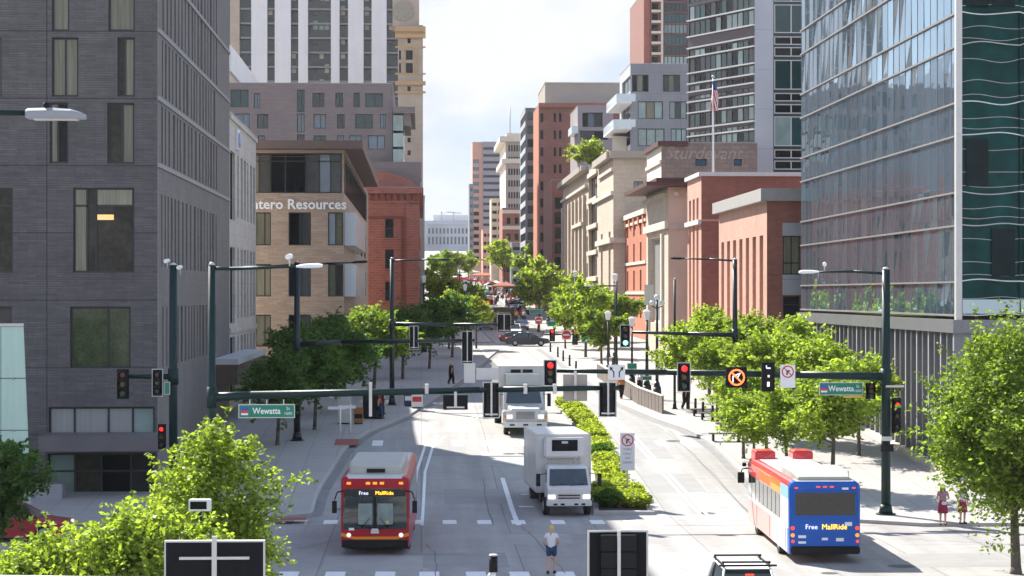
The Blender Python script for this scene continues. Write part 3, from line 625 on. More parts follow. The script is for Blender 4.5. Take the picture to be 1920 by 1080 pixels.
b.winpx(0, 1468, 555, 1500, 690, 'dark', (), (.88,), fw=.08); b.winpx(0, 1468, 442, 1500, 515, 'curtain', (.5,), (.3,), fw=.08)
r = b.done()
for y0, y1 in ((515, 553), (418, 442)): m = MB(); m.box(XP(1467, Ya), XP(1503, Ya), Ya-.12, Ya-.003, ZP(y1, xa, Ya), ZP(y0, xa, Ya), silver); m.build('metal_panel', r)
# --- brick block B behind with slots, sun on its side put into salmon brick
Yb = 185.; xb_ = XP(1315, Yb); yb2 = YP(1289, xb_); zt = ZP(328, xb_, Yb)
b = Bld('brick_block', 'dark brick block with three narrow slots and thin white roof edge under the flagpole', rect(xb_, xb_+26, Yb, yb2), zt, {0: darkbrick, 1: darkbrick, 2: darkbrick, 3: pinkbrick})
for j in range(3): b.win(3, 1.2+j*2.6, 2.6+j*2.6, 6, zt-1.9, 'slot', fw=.03, dep=1.0, frame=darkbrick, name='brick_slot')
b.ledge(0, zt-.1, .35, .25, whitecon, ov=.2); b.ledge(3, zt-.1, .35, .25, whitecon, ov=.2); b.ledge(3, ZP(420, xb_, Yb), .4, .3, whitecon); b.ledge(0, ZP(415, xb_, Yb), .2, .06, pinkbrick); b.done()
# --- Roman tan building C with dark red eaves
Yc_ = 200.; xc_ = XP(1253, Yc_); yc2 = YP(1212, xc_); zt = ZP(352, xc_, Yc_)
b = Bld('arcaded_building', 'tan stone building with overhanging dark red eaves and tall framed panels', rect(xc_, xc_+14, Yc_, yc2), zt, {0: mat('tan_stone_shade', (.60, .45, .35), .8, noise=(.6, .1)), 1: sandst, 2: sandst, 3: sandst})
Lc = yc2-Yc_
b.win(3, 4, Lc-5, 7, ZP(440, xc_, Yc_), 'shade', dep=.4, fw=.2, frame=creamst)
b.ledge(3, ZP(428, xc_, Yc_), .7, .35, creamst); b.ledge(0, ZP(428, xc_, Yc_)-.1, .5, .12, sandst)
b.ledge(3, 6.2, ZP(436, xc_, Yc_)-6.2, .25, creamst, u0=2.6, u1=3.6); b.ledge(3, 6.2, ZP(436, xc_, Yc_)-6.2, .25, creamst, u0=Lc-4.6, u1=Lc-3.6)
for j in range(12): b.ledge(3, zt-.8, .4, .5, creamst, u0=.5+j*1.5, u1=1.0+j*1.5)
for j in range(12): b.ledge(0, zt-.8, .4, .5, creamst, u0=.5+j*1.1, u1=.9+j*1.1)
r = b.done()
m = MB(); m.box(xc_-2.2, xc_+14, Yc_-1.5, yc2+1, zt+.12, zt+.5, cornred); m.prism([(xc_-1.2, Yc_-.6), (xc_+14, Yc_-.6), (xc_+14, yc2), (xc_-1.2, yc2)], zt+.51, zt+.9, cornred); m.build('eaves', r)
# --- stone warehouse with faded painted sign
Ys_ = 228.; xw = XP(1240, Ys_); zt = ZP(268, xw, Ys_)
b = Bld('stone_warehouse', 'stone warehouse with faded painted sign behind the flagpole', rect(xw, XP(1420, Ys_), Ys_, YP(1213, xw)), zt, {0: mat('brown_rubble', (.27, .20, .165), .85, noise=((1, .2), (5, .15)), brick=(.5, 1.0, .03, (.23, .17, .14), (.18, .14, .12))), 1: sandst, 2: sandst, 3: creamst})
b.winpx(0, 1304, 298, 1325, 311, 'blue', fw=.1); b.winpx(0, 1376, 298, 1391, 311, 'blue', fw=.1)
b.ledge(0, zt-.3, .5, .3, cornred, u1=XP(1290, Ys_)-xw); b.ledge(3, zt-.3, .5, .4, cornred, ov=.2); b.ledge(3, zt-2.2, .4, .2, creamst)
r = b.done()
fad = mat('faded_sign_paint', (.36, .29, .25), .85, noise=(2, .3))
text('painted_sign', 'Sturdevant', r, (XP(1318, Ys_), Ys_-.03, ZP(288, xw, Ys_)), 1.9, fad, ext=.005, shear=.3)
# --- narrow red brick, sunlight on the street face put into its orange
xo = XP(1212, 246); b = Bld('narrow_brick_building', 'narrow brick building with sunlit orange face and pale stone bands on the right side', rect(xo, xo+9, 246, YP(1172, xo)), ZP(392, xo, 246), {0: redbrick, 1: redbrick, 2: redbrick, 3: mat('sunlit_orange_brick', (.50, .17, .085), .8, noise=(1, .12), brick=(.3, .6, .02, (.45, .15, .08), (.36, .15, .1)))})
for j in range(3):
    for k in range(4): b.win(3, 2.5+j*8, 4.3+j*8, 7+k*3.3, 9.4+k*3.3, 'mid', fw=.12, dep=.25)
for z_ in (9.8, 13.4, 18.3): b.ledge(3, z_, .35, .15, creamst)
b.ledge(3, b.z1-.5, .6, .35, creamst)
for j in range(5): b.ledge(3, b.z1-1.6, 1.1, .25, mat('sunlit_orange_brick', (.5, .17, .085)), u0=1+j*5.5, u1=2.2+j*5.5)
b.done()
# --- stone D with window bays, E with roof garden
Yd_ = 272.; xd = XP(1150, Yd_); zt = ZP(285, xd, Yd_); ye = YP(1103, xd)
b = Bld('stone_parking_building', 'large buff stone building with stacked black openings facing the street', rect(xd, xd+22, Yd_, ye), zt, {0: sandst, 1: sandst, 2: sandst, 3: sandst})
Ld = ye-Yd_
for k in range(6): b.win(3, .8, 16, 4.9+k*3.75, 8.0+k*3.75, 'dark', (.5,), dep=.5)
for k in range(7): b.ledge(3, 4.2+k*3.75, .6, .3, creamst, u0=0, u1=17)
for k in range(4): b.winpx(0, 1188, 340+k*62, 1206, 366+k*62, 'shade', (.5,), (.5,), dep=.3)
b.ledge(3, ZP(365, xd, Yd_), .5, .35, creamst, u0=Ld-30); b.ledge(3, ZP(455, xd, Yd_), .7, .5, creamst, u0=18, u1=Ld); b.ledge(0, ZP(455, xd, Yd_), .6, .5, creamst)
b.ledge(3, zt-.8, .9, .9, beigecon, u0=18, u1=Ld, ov=.5); b.ledge(0, zt-.8, .9, .9, beigecon, ov=.5); b.ledge(3, ZP(320, xd, Yd_), .4, .3, creamst, u0=20, u1=Ld)
for j in range(2): b.win(3, 22+j*12, 25+j*12, 6, 18, 'shade', (), (.3, .6), dep=.6, frame=creamst)
b.done()
Ye_ = ye+.1; b = Bld('roof_garden_building', 'buff stone building with pilasters and a leafy tree on its roof', rect(xd, xd+16, Ye_, YP(1056, xd)), ZP(312, xd, Ye_), sandst)
Le = YP(1056, xd)-Ye_
for j in range(7): b.ledge(3, 8, b.z1-12, .5, sandst, u0=2+j*Le/7, u1=4+j*Le/7)
b.ledge(3, b.z1-.6, .8, 1.1, beigecon, ov=.4); b.ledge(0, b.z1-.6, .8, 1.1, beigecon); b.ledge(3, b.z1-3, .4, .5, creamst); b.ledge(3, b.z1-8.5, .5, .8, creamst, u0=Le-24, u1=Le-4)
for k in range(4):
    for j in range(7): b.win(3, 5+j*Le/7, 7.2+j*Le/7, 7.5+k*4, 10.4+k*4, 'dark')
groot = b.done()
# --- dark storefront between
b = Bld('dark_brick_infill_building', 'narrow dark brick infill with black bay windows left of the roof garden building', rect(XP(1028, 400)-.2, XP(1075, 400), 385, 412), ZP(345, 0, 400), darkbrick)
for k in range(6): b.winpx(0, 1040, 370+k*28, 1054, 392+k*28, 'dark', dep=.4)
b.done()
# --- tall brown-red brick, sunlight on the side strip put into its orange
Yh = 425.; xh = XP(1010, Yh); zt = ZP(196, xh, Yh)
b = Bld('tall_brick_building', 'tall brown-red brick building with paired narrow windows right of the sky gap', rect(xh, XP(1165, Yh), Yh, YP(1000, xh)), zt, {0: brownred, 1: brownred, 2: brownred, 3: mat('sunlit_orange_brick', (.5, .17, .085))})
for k in range(9):
    y = 212+k*32
    for x0, x1 in ((1013, 1019), (1038, 1043), (1048, 1053), (1070, 1075), (1082, 1087), (1110, 1115), (1122, 1127)): b.winpx(0, x0, y, x1, y+17, 'dark', dep=.3)
b.ledge(0, zt-.6, .9, .6, darkbrick); r = b.done()
m = MB(); m.box(XP(1022, Yh+4), XP(1162, Yh+4), Yh+4, Yh+30, zt, ZP(155, 0, Yh+4), beigecon); m.box(XP(1021, Yh+4), XP(1163, Yh+4), Yh+3.8, Yh+30.2, ZP(155, 0, Yh+4)+.01, ZP(153, 0, Yh+4), creamst); m.build('penthouse', r)
# --- dark glass slab
Yg = 480.; xg = XP(985, Yg); zt = ZP(203, xg, Yg)
b = Bld('dark_glass_tower', 'slim dark glass tower with pale side beside the tall brick building', rect(xg, xg+12, Yg, YP(975, xg)), zt, {0: slate, 1: slate, 2: slate, 3: silver})
for k in range(14): b.win(0, .5, 2.9, 10+k*3, 11.8+k*3, 'teal'); b.win(3, 2, 50, 10+k*3, 11.8+k*3, 'blue', [i/10 for i in range(1, 10)], dep=.1)
b.done()
# --- stone tower with antenna
Yn = 560.; xn = XP(948, Yn); zt = ZP(262, xn, Yn)
b = Bld('stone_office_tower', 'ornate stone office tower topped by a thin antenna left of the dark glass slab', rect(xn, XP(982, Yn), Yn, YP(937, xn)), zt, {0: beigecon, 1: beigecon, 2: beigecon, 3: creamst})
for k in range(11):
    for x0 in (953, 958, 963, 968, 973): b.winpx(0, x0, 272+k*22, x0+3.4, 284+k*22, 'mid', fw=.15, dep=.3)
b.ledge(0, zt-.5, 1.3, 1.6, creamst, ov=1.4); b.ledge(3, zt-.5, 1.3, 1.6, creamst, ov=1.4); b.ledge(0, ZP(306, 0, Yn), 1.2, 1.0, creamst, ov=.6); b.ledge(3, ZP(306, 0, Yn), 1.2, 1.0, creamst, ov=.6)
r = b.done()
m = MB(); m.box(XP(950, Yn), XP(980, Yn), Yn+2, Yn+14, zt+.1, ZP(248, 0, Yn), creamst); m.build('penthouse', r)
m = MB(); ax = XP(946.5, Yn); m.tube((ax+1.5, Yn+3, zt), (ax+1.5, Yn+3, ZP(196, 0, Yn)), .3, .1, alum, 6); m.build('antenna', r)
# low brick and stone shops beyond
b = Bld('banded_shop_building', 'low red brick and cream banded building below the stone tower', rect(XP(942, 530), XP(980, 530), 530, 552), ZP(390, 0, 530), redbrick)
for k in range(4): b.ledge(0, ZP(400+k*30, 0, 530), .9, .4, creamst); b.winpx(0, 950, 408+k*30, 957, 420+k*30, 'dark'); b.winpx(0, 965, 408+k*30, 972, 420+k*30, 'dark')
b.done()
Yf = 700.; xf = XP(905, Yf)
b = Bld('ribbed_tower', 'distant tower with brick and blue glass side and grey ribbed front', rect(xf, XP(942, Yf), Yf, Yf+25), ZP(266, xf, Yf), {0: mat('grey_rib', (.27, .25, .27), .7, noise=(.3, .1)), 1: slate, 2: slate, 3: pinkbrick})
for k in range(15): b.winpx(0, 906, 276+k*13, 940, 281+k*13, 'mid', [i/9 for i in range(1, 9)], fw=.2, dep=.2)
r = b.done()
m = MB(); m.box(XP(886, Yf), xf-.01, Yf+.5, Yf+24, gz(Yf), ZP(266, xf, Yf), pinkbrick)
for k in range(14): m.box(XP(887, Yf), XP(898, Yf), Yf+.3, Yf+.6, ZP(306+k*14, xf, Yf), ZP(299+k*14, xf, Yf), GL['blue'] if k < 7 else GL['dark'])
m.build('brick_wing', r)
for i, (x0, x1, yt, Yq, mt, lb) in enumerate(((905, 921, 430, 640, pinkbrick, 'small pink brick facade low in the street gap'), (921, 944, 372, 600, sandst, 'slim buff stone facade left of the stone tower'), (880, 888, 345, 660, slate, 'thin dark spire-topped building at the ribbed tower foot'),
        (960, 1003, 455, 515, slate, 'low dark facade at the foot of the dark glass slab'))):
    b = Bld('distant_facade_building', lb, rect(XP(x0, Yq), XP(x1, Yq), Yq, Yq+14), ZP(yt, 0, Yq), mt)
    for k in range(8): b.winpx(0, x0+2, yt+8+k*15, x0+(x1-x0)*.45, yt+14+k*15, 'dark'); b.winpx(0, x0+(x1-x0)*.55, yt+8+k*15, x1-2, yt+14+k*15, 'mid')
    b.done()
# --- capitol-like classical building at the end of the street
Yk = 1700.; lime = mat('far_granite', (.40, .42, .46), .8, noise=(.1, .06))
b = Bld('granite_hall', 'pale granite columned hall closing the far end of the street', rect(XP(770, Yk), XP(886, Yk), Yk, Yk+60), ZP(414, 0, Yk), lime, z0=40)
for k in range(12): b.winpx(0, 803+k*7, 428, 806.5+k*7, 438, 'mid', fw=.3, dep=1); b.winpx(0, 803+k*7, 444, 806.5+k*7, 458, 'mid', fw=.3, dep=1)
b.ledge(0, ZP(420, 0, Yk), 1.5, 2, lime, ov=1)
for k in range(5): b.ledge(0, ZP(462, 0, Yk), 16, 1.6, lime, u0=b.u(0, 800.5+k*7), u1=b.u(0, 802.3+k*7), name='column')
r = b.done()
m = MB(); m.box(XP(812, Yk+20), XP(878, Yk+20), Yk+20, Yk+50, ZP(416, 0, Yk), ZP(403, 0, Yk+20), whitecon); m.build('attic', r)
m = MB(); m.tube(PP(828, 412, Yk), PP(828, 394, Yk), .5, .5, steel, 6); m.tube(PP(824, 396, Yk), PP(866, 400, Yk), .5, .3, steel, 6); m.tube(PP(850, 412, Yk), PP(850, 398, Yk), .5, .5, steel, 6); m.build('crane', r)
# --- grey stepped residences with balconies
Yz = 330.; xz = XP(1182, Yz); zt = ZP(120, xz, Yz)
b = Bld('balcony_apartment_building', 'slate grey stepped apartment block with white balconies above the buff stone rows', rect(xz, XP(1300, Yz), Yz, YP(1162, xz)), zt, {0: slate, 1: slate, 2: slate, 3: mat('pale_panel', (.45, .46, .47), .5, noise=(.5, .08))})
for x0, y0, x1, y1, gl in ((1184, 140, 1216, 172, ['dark', 'curtain', 'dark']), (1243, 140, 1275, 172, ['mid', 'curtain']), (1196, 190, 1243, 223, ['pale', 'curtain', 'pale']), (1255, 190, 1288, 223, ['pale', 'mid']), (1196, 241, 1246, 274, ['pale', 'pale']), (1258, 241, 1288, 274, ['pale'])):
    b.winpx(0, x0, y0, x1, y1, gl, [i/3 for i in (1, 2)], fw=.12, dep=.3)
for k in range(3): b.win(3, 4, 22, ZP(170+k*50, xz, Yz), ZP(140+k*50, xz, Yz), 'mid', (.5,), dep=.3)
r = b.done()
for y0, dx in ((196, 34), (244, 40)):
    m = MB(); z_ = ZP(y0, xz, Yz); x0 = XP(1182-dx+8, Yz-2); m.box(x0, xz-.01, Yz-2, Yz+16, z_, z_+.3, whitecon); rail = mat('balcony_glass', (.55, .62, .62), .15, spec=.7, noise=(.8, .1))
    m.box(x0, x0+.06, Yz-2, Yz+16, z_+.31, z_+1.5, rail); m.box(x0+.06, xz+.6, Yz-2.06, Yz-2, z_+.31, z_+1.5, rail); m.build('balcony', r)
m = MB(); m.prism([(XP(1148, Yz+6), Yz+6), (xz-.01, Yz+6), (xz-.01, Yz+20), (XP(1148, Yz+20), Yz+20)], ZP(300, xz, Yz), ZP(250, xz, Yz), creamst); m.build('lower_wing', r)
# grey penthouse with big window
Yp = 370.; b = Bld('penthouse_building', 'small grey penthouse with wide windows and a glass balcony behind the roof tree', rect(XP(1083, Yp), XP(1150, Yp), Yp, Yp+18), ZP(198, 0, Yp), mat('mauve_panel', (.27, .23, .235), .7, noise=(.5, .08)))
b.winpx(0, 1092, 211, 1130, 238, ['dark', 'blue', 'mid'], (.3, .6), fw=.12, dep=1.0); b.winpx(0, 1088, 245, 1140, 262, ['mid', 'dark'], (.5,), fw=.12); r = b.done()
m = MB(); m.box(XP(1072, Yp-1), XP(1084, Yp-1), Yp-1, Yp+8, ZP(250, 0, Yp), ZP(236, 0, Yp), mat('balcony_glass', (.5, .6, .6))); m.build('balcony', r)
# --- brick high-rise top
Yv = 450.; b = Bld('brick_high_rise', 'brick high-rise with stacked balconies and curtain glass behind the grey apartments', rect(XP(1207, Yv), XP(1300, Yv), Yv, Yv+30), ZP(-20, 0, Yv), {0: brownred, 1: brownred, 2: brownred, 3: brownred})
for k in range(7):
    y = -14+k*20; b.winpx(0, 1222, y, 1234, y+13, 'dark', dep=.9); b.winpx(0, 1245, y-1, 1289, y+17, rnd.choice(('teal', 'mid', 'pale')), [i/6 for i in range(1, 6)], fw=.15)
    b.ledge(0, ZP(y+15, 0, Yv), .5, .8, creamst, u0=b.u(0, 1221), u1=b.u(0, 1241))
b.ledge(0, 20, 90, .5, creamst, u0=b.u(0, 1239), u1=b.u(0, 1243)); b.ledge(0, 20, 90, .3, redbrick, u0=b.u(0, 1207), u1=b.u(0, 1218)); b.done()
# --- banded glass tower with silver pier
P0 = (XP(1290, 247), 247.); P1 = (XP(1415, 235), 235.); P2 = (XP(1450, 235), 235.); P3 = (XP(1520, 235), 235.)
b = Bld('banded_glass_tower', 'green banded glass tower with silver pier and dark glass strip behind the flag', [P0, P1, P2, P3, (P3[0], 275), (XP(1291, 275), 275)], 48, {0: mat('maroon_band', (.06, .04, .045), .5, noise=(.3, .1)), 1: silver, 2: mat('dark_teal_spandrel', (.012, .03, .035), .3, noise=(.3, .1)), 3: silver, 4: silver, 5: silver})
um = b.edge(0)[3]; rt = random.Random(2)
for y0, y1 in ((-60, -5), (0, 28), (30, 58), (84, 98), (100, 130), (131, 148), (152, 163), (186, 205), (207, 232), (240, 250), (252, 270), (172, 180)):
    z0, z1 = b.z(0, um/2, y1), b.z(0, um/2, y0)
    b.win(0, .2, um-.2, z0, z1, [rt.choice(('teal', 'pale', 'mid', 'teal', 'dark')) for _ in range(12)], [i/12 for i in range(1, 12)], fw=.08, dep=.1, name='glazing')
for y in (82, 99, 130, 150, 166, 185, 206, 236, 251, 60, 29): b.ledge(0, b.z(0, um/2, y), .16, .22, alum)
for y0, y1, gl in ((-40, 3, 'teal'), (8, 62, 'teal'), (68, 84, 'dark'), (88, 106, 'dark'), (112, 168, 'teal'), (174, 190, 'dark'), (195, 213, 'dark'), (218, 274, 'pale'), (280, 297, 'dark'), (301, 318, 'dark'), (323, 358, 'teal')):
    z0, z1 = b.z(2, 1, y1), b.z(2, 1, y0); b.win(2, .1, b.edge(2)[3]-.9, z0, z1, [gl, 'teal' if gl == 'pale' else gl], (.6,), fw=.12, dep=.12, frame=alum, name='glazing')
b.done()
# ------------------------------------------------ trees
bark = mat('bark', (.10, .08, .065), .9, noise=(8, .25))
def leafm(name, col): return mat(name, col, .5, spec=.3, trans=.6, island=.5)
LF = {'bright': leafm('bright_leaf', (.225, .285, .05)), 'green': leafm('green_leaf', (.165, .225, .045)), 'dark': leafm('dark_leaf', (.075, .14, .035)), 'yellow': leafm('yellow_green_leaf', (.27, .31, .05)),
      'deep': leafm('deep_leaf', (.07, .14, .03))}
def mesh_np(name, V, Fc, mt, n=4):
    me = bpy.data.meshes.new(name); me.vertices.add(len(V)); me.vertices.foreach_set('co', V.astype(np.float32).ravel())
    me.loops.add(Fc.size); me.polygons.add(len(Fc)); me.loops.foreach_set('vertex_index', Fc.ravel().astype(np.int32))
    me.polygons.foreach_set('loop_start', np.arange(0, Fc.size, n, dtype=np.int32)); me.polygons.foreach_set('loop_total', np.full(len(Fc), n, np.int32))
    me.materials.append(mt); me.update(calc_edges=True); me.validate(); return me
def leaves(rg, centres, radii, counts, size):
    P = []
    for c, r, k in zip(centres, radii, counts):
        d = rg.normal(size=(k, 3)); d /= np.linalg.norm(d, axis=1)[:, None]; rad = r*(rg.uniform(.2, 1.0, size=(k, 1))**.6+np.abs(rg.normal(0, .16, size=(k, 1))))
        q = c+d*rad*np.array([1, 1, .75]); P.append(q)
    P = np.concatenate(P); n = len(P)
    a = rg.normal(size=(n, 3)); a[:, 2] *= .6; a /= np.linalg.norm(a, axis=1)[:, None]
    b = np.cross(a, rg.normal(size=(n, 3))); b /= np.linalg.norm(b, axis=1)[:, None]
    s = size*rg.uniform(.65, 1.35, size=(n, 1)); a = a*s; b = b*s*.55
    V = np.stack([P-a, P-b*1, P+a, P+b], 1).reshape(-1, 3); return V, np.arange(4*n).reshape(n, 4)
def tree_proto(seed, Ht, th, R_, nc, nl, ls, leaf, name='street_tree', label='', group=None, tr=.13, crown_shape=1.0, spread=.33, belly=.35, topt=.35):
    rg = np.random.default_rng(seed); root = thing(name, label, 'tree', (0, 0, 0), group)
    ch = (Ht-th)/2; cz = th+ch; cen = []; rad = []
    lob = rg.normal(size=(7, 3)); lob /= np.linalg.norm(lob, axis=1)[:, None]
    while len(cen) < nc:
        p = rg.uniform(-1, 1, 3); l = np.linalg.norm(p)
        if l > 1 or l < .25: continue
        p = p*(.74+.36*np.max(np.clip(lob@(p/l), 0, 1)**5))
        w_ = 1-topt*max(0, p[2])**crown_shape if p[2] > 0 else 1-belly*(-p[2])
        cr_ = rg.uniform(.10, spread); f = (1-cr_*.75)
        cen.append(np.array([p[0]*R_*w_*f, p[1]*R_*w_*f, cz+p[2]*ch*f])); rad.append(R_*cr_)
    rad = np.array(rad); cnt = (nl*.72*rad**2/np.sum(rad**2)).astype(int)+3
    V, Fc = leaves(rg, cen, rad, cnt, ls)
    nsh = int(nc*2.2); sc_c, sc_r = [], []        # loose shoots reaching out of the crown
    for _ in range(nsh):
        c = cen[rg.integers(len(cen))]; d = np.array([c[0], c[1], (c[2]-cz)*.9+.25*ch]); d = d/np.linalg.norm(d)+rg.normal(0, .35, 3); d /= np.linalg.norm(d); ln = R_*rg.uniform(.18, .48)
        for q in np.linspace(.3, 1, 5): sc_c.append(c+d*ln*q+np.array([0, 0, -.12*q*q])); sc_r.append(R_*.075*(1.25-q*.7))
    V2, _ = leaves(rg, sc_c, sc_r, [max(3, int(nl*.30/len(sc_c)))]*len(sc_c), ls); V = np.concatenate([V, V2]); Fc = np.arange(len(V)).reshape(-1, 4)
    me = mesh_np('crown', V, Fc, LF[leaf]); o = bpy.data.objects.new('crown', me); C.objects.link(o); o.parent = root
    m = MB(); top = (rg.uniform(-.15, .15), rg.uniform(-.15, .15), th*1.0); m.path([(0, 0, -.1), (0, 0, .25), (top[0]*.5, top[1]*.5, th*.5), top, (top[0]*2, top[1]*2, cz+ch*.3)], [tr*1.5, tr*1.1, tr, tr*.85, tr*.25], bark, 8)
    for k in np.argsort(rad)[::-1][:14]:
        c = cen[k]; s_ = Vector(top)+Vector((0, 0, max(0, min(c[2]-th, ch))*.25)); mid = s_.lerp(Vector(c), .55)+Vector((0, 0, -.1)); m.path([s_, mid, c], [tr*.42, tr*.27, tr*.08], bark, 5)
    m.build('trunk', root); return root
def place(t, px, py_base, Y, label, first=False, s=1, sz=None, rz=0, z=None):
    X = XP(px, Y); zz = z if z is not None else gz(Y)+.1
    sc_ = (s, s, s if sz is None else sz)
    if first: t.location = (X, Y, zz); t.scale = sc_; t.rotation_euler = (0, 0, rz); t['label'] = label; return t
    return dup(t, label, (X, Y, zz), rz, sc_)
# near trees
t = tree_proto(1, 7.6, .8, 2.6, 90, 20000, .085, 'bright', label='', topt=.75, group='trees at the near left corner'); place(t, 408, 0, 65, 'bright green leafy tree in front of the left mast arm pole', True, z=-.6, s=1.04, sz=.96)
t = tree_proto(2, 5.3, 1.0, 2.6, 80, 16000, .085, 'bright', label='', group='trees at the near left corner'); place(t, 250, 0, 54, 'low bright green tree behind the black sign back at the bottom left', True, z=-.6)
place(t, 60, 0, 55, 'low bright green tree at the bottom left corner of the picture', rz=2.2, z=-1.75, s=1.05, sz=1.0); place(t, 150, 0, 56, 'low bright green tree second from the left in the bottom corner', rz=5.2, z=-1.35, s=.95, sz=1.0); place(t, 350, 0, 57, 'small tree squeezed between the low corner trees and the taller mast arm tree', rz=4.1, z=-.9, s=.85, sz=.95)
t = tree_proto(3, 6.0, .8, 2.1, 60, 12000, .10, 'dark', label=''); place(t, -8, 0, 80, 'dark green tree against the pale glass wall at the left edge', True, z=-.5, sz=.98)
t = tree_proto(4, 8.9, 2.0, 4.3, 150, 38000, .092, 'green', label='', tr=.17, spread=.25, belly=.42); place(t, 1905, 0, 74, 'big green tree covering the lower right corner beside the two women', True, z=0, sz=.95)
# plaza trees right
pt = [tree_proto(10+i, 5.8, 1.9, 2.35, 64, 7600, .105, 'bright', label='', group='young trees on the right plaza', tr=.09) for i in range(3)]
PL = [(1560, 101, 1.22, 'plaza tree nearest the big signal pole with the widest crown'), (1478, 104, 1.0, 'plaza tree second from the big signal pole'), (1413, 106, .85, 'slim plaza tree at the front of the left row near the kerb'),
      (1610, 113, 1.15, 'plaza tree right behind the green street sign'), (1540, 118, 1.2, 'plaza tree against the glass office base, behind the front row'), (1394, 112, 1.0, 'plaza tree behind the no turn sign on the mast arm'), (1450, 121, 1.3, 'tall plaza tree in the middle of the grove'),
      (1345, 128, 1.05, 'plaza tree behind the black blank out sign'), (1500, 132, 1.35, 'tall plaza tree rising in front of the brick hall'), (1290, 140, 1.2, 'plaza tree at the left end of the grove above the low panel fence'), (1405, 141, 1.3, 'plaza tree under the salmon slotted wall'), (1330, 152, 1.35, 'rearmost plaza tree below the flagpole block')]
for i, (px, Y, s, lb) in enumerate(PL):
    k = i % 3; place(pt[k], px, 0, Y, lb, first=i < 3, s=s, sz=s*.87, rz=i*1.3)
# shaded row left, its shade also put into the dark leaf colour
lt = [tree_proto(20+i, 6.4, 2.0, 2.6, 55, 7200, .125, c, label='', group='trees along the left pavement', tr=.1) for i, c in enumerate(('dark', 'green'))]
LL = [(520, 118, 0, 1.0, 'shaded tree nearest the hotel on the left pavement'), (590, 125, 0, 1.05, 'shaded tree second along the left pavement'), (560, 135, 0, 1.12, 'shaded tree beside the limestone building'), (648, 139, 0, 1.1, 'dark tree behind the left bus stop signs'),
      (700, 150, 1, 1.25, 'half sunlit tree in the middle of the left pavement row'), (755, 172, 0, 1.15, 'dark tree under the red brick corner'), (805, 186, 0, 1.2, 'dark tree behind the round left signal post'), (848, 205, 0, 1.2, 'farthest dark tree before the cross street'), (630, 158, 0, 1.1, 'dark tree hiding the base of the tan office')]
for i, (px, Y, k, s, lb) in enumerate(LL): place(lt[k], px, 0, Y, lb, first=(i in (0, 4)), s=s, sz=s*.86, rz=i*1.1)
ft = [tree_proto(30+i, 8, 2.5, 3.2, 34, 4000, .22, c, label='', group='trees far along the street', tr=.14) for i, c in enumerate(('bright', 'yellow', 'green'))]
FT = [(842, 221, 1, .8, 'bright yellow green tree beyond the left mast arm'), (893, 222, 1, .72, 'bright tree right of the dark signal column in the street gap'), (1010, 290, 0, 1.3, 'tall tree in front of the tall brick building'), (1068, 262, 0, .8, 'tree behind the red do not enter sign'),
      (1098, 205, 0, .95, 'tree at the right kerb behind the small green street sign'), (1060, 222, 0, .7, 'small tree beside the far right kerb posts'), (1128, 182, 2, .75, 'small tree on the right pavement before the crossing'), (843, 560, 2, 1.45, 'wide distant tree below the granite hall'), (878, 600, 0, 1.25, 'second distant tree below the granite hall'), (945, 520, 1, 1.75, 'yellow green distant tree below the stone tower'),
      (968, 640, 1, 1.4, 'distant yellow tree beside the dark glass tower foot'), (820, 640, 2, 1.2, 'distant tree at the left edge of the street gap'), (985, 380, 0, .9, 'tree at the far right kerb before the distant crowd'), (1165, 225, 2, .8, 'tree between the right lamp posts')]
FT += [(812, 430, 0, 1.2, 'distant tree just right of the red brick corner'), (835, 330, 0, 1.1, 'tree behind the dark left lamp post'), (858, 720, 2, 1.1, 'far hilltop tree left of the street centre'), (895, 760, 0, 1.05, 'far hilltop tree in the street centre'), (925, 800, 1, 1.0, 'far hilltop tree at the stone facade foot'),
       (962, 760, 2, 1.1, 'far hilltop tree right of the street centre'), (990, 480, 0, 1.6, 'distant tree at the dark glass tower foot'), (880, 350, 2, .9, 'small dark green tree in the middle distance left of the distant bus'), (1005, 340, 2, 1.0, 'middle distance tree left of the tall brick wall'), (830, 780, 2, 1.05, 'far hilltop tree under the granite columns'),
       (1040, 300, 0, 1.15, 'tree between the tall brick wall and the buff pilasters'), (1085, 245, 0, 1.0, 'tree at the foot of the buff pilasters'), (1115, 225, 2, .95, 'tree before the black window bays')]
seen = set()
for i, (px, Y, k, s, lb) in enumerate(FT): place(ft[k], px, 0, Y, lb, first=k not in seen, s=s, rz=i*.9); seen.add(k)
t = tree_proto(40, 4.6, .8, 3.2, 34, 5000, .2, 'yellow', label=''); place(t, 1103, 0, 318, 'leafy tree growing on the roof garden', True, z=groot.location.z*0+ZP(312, xd, Ye_)-.5, s=1)
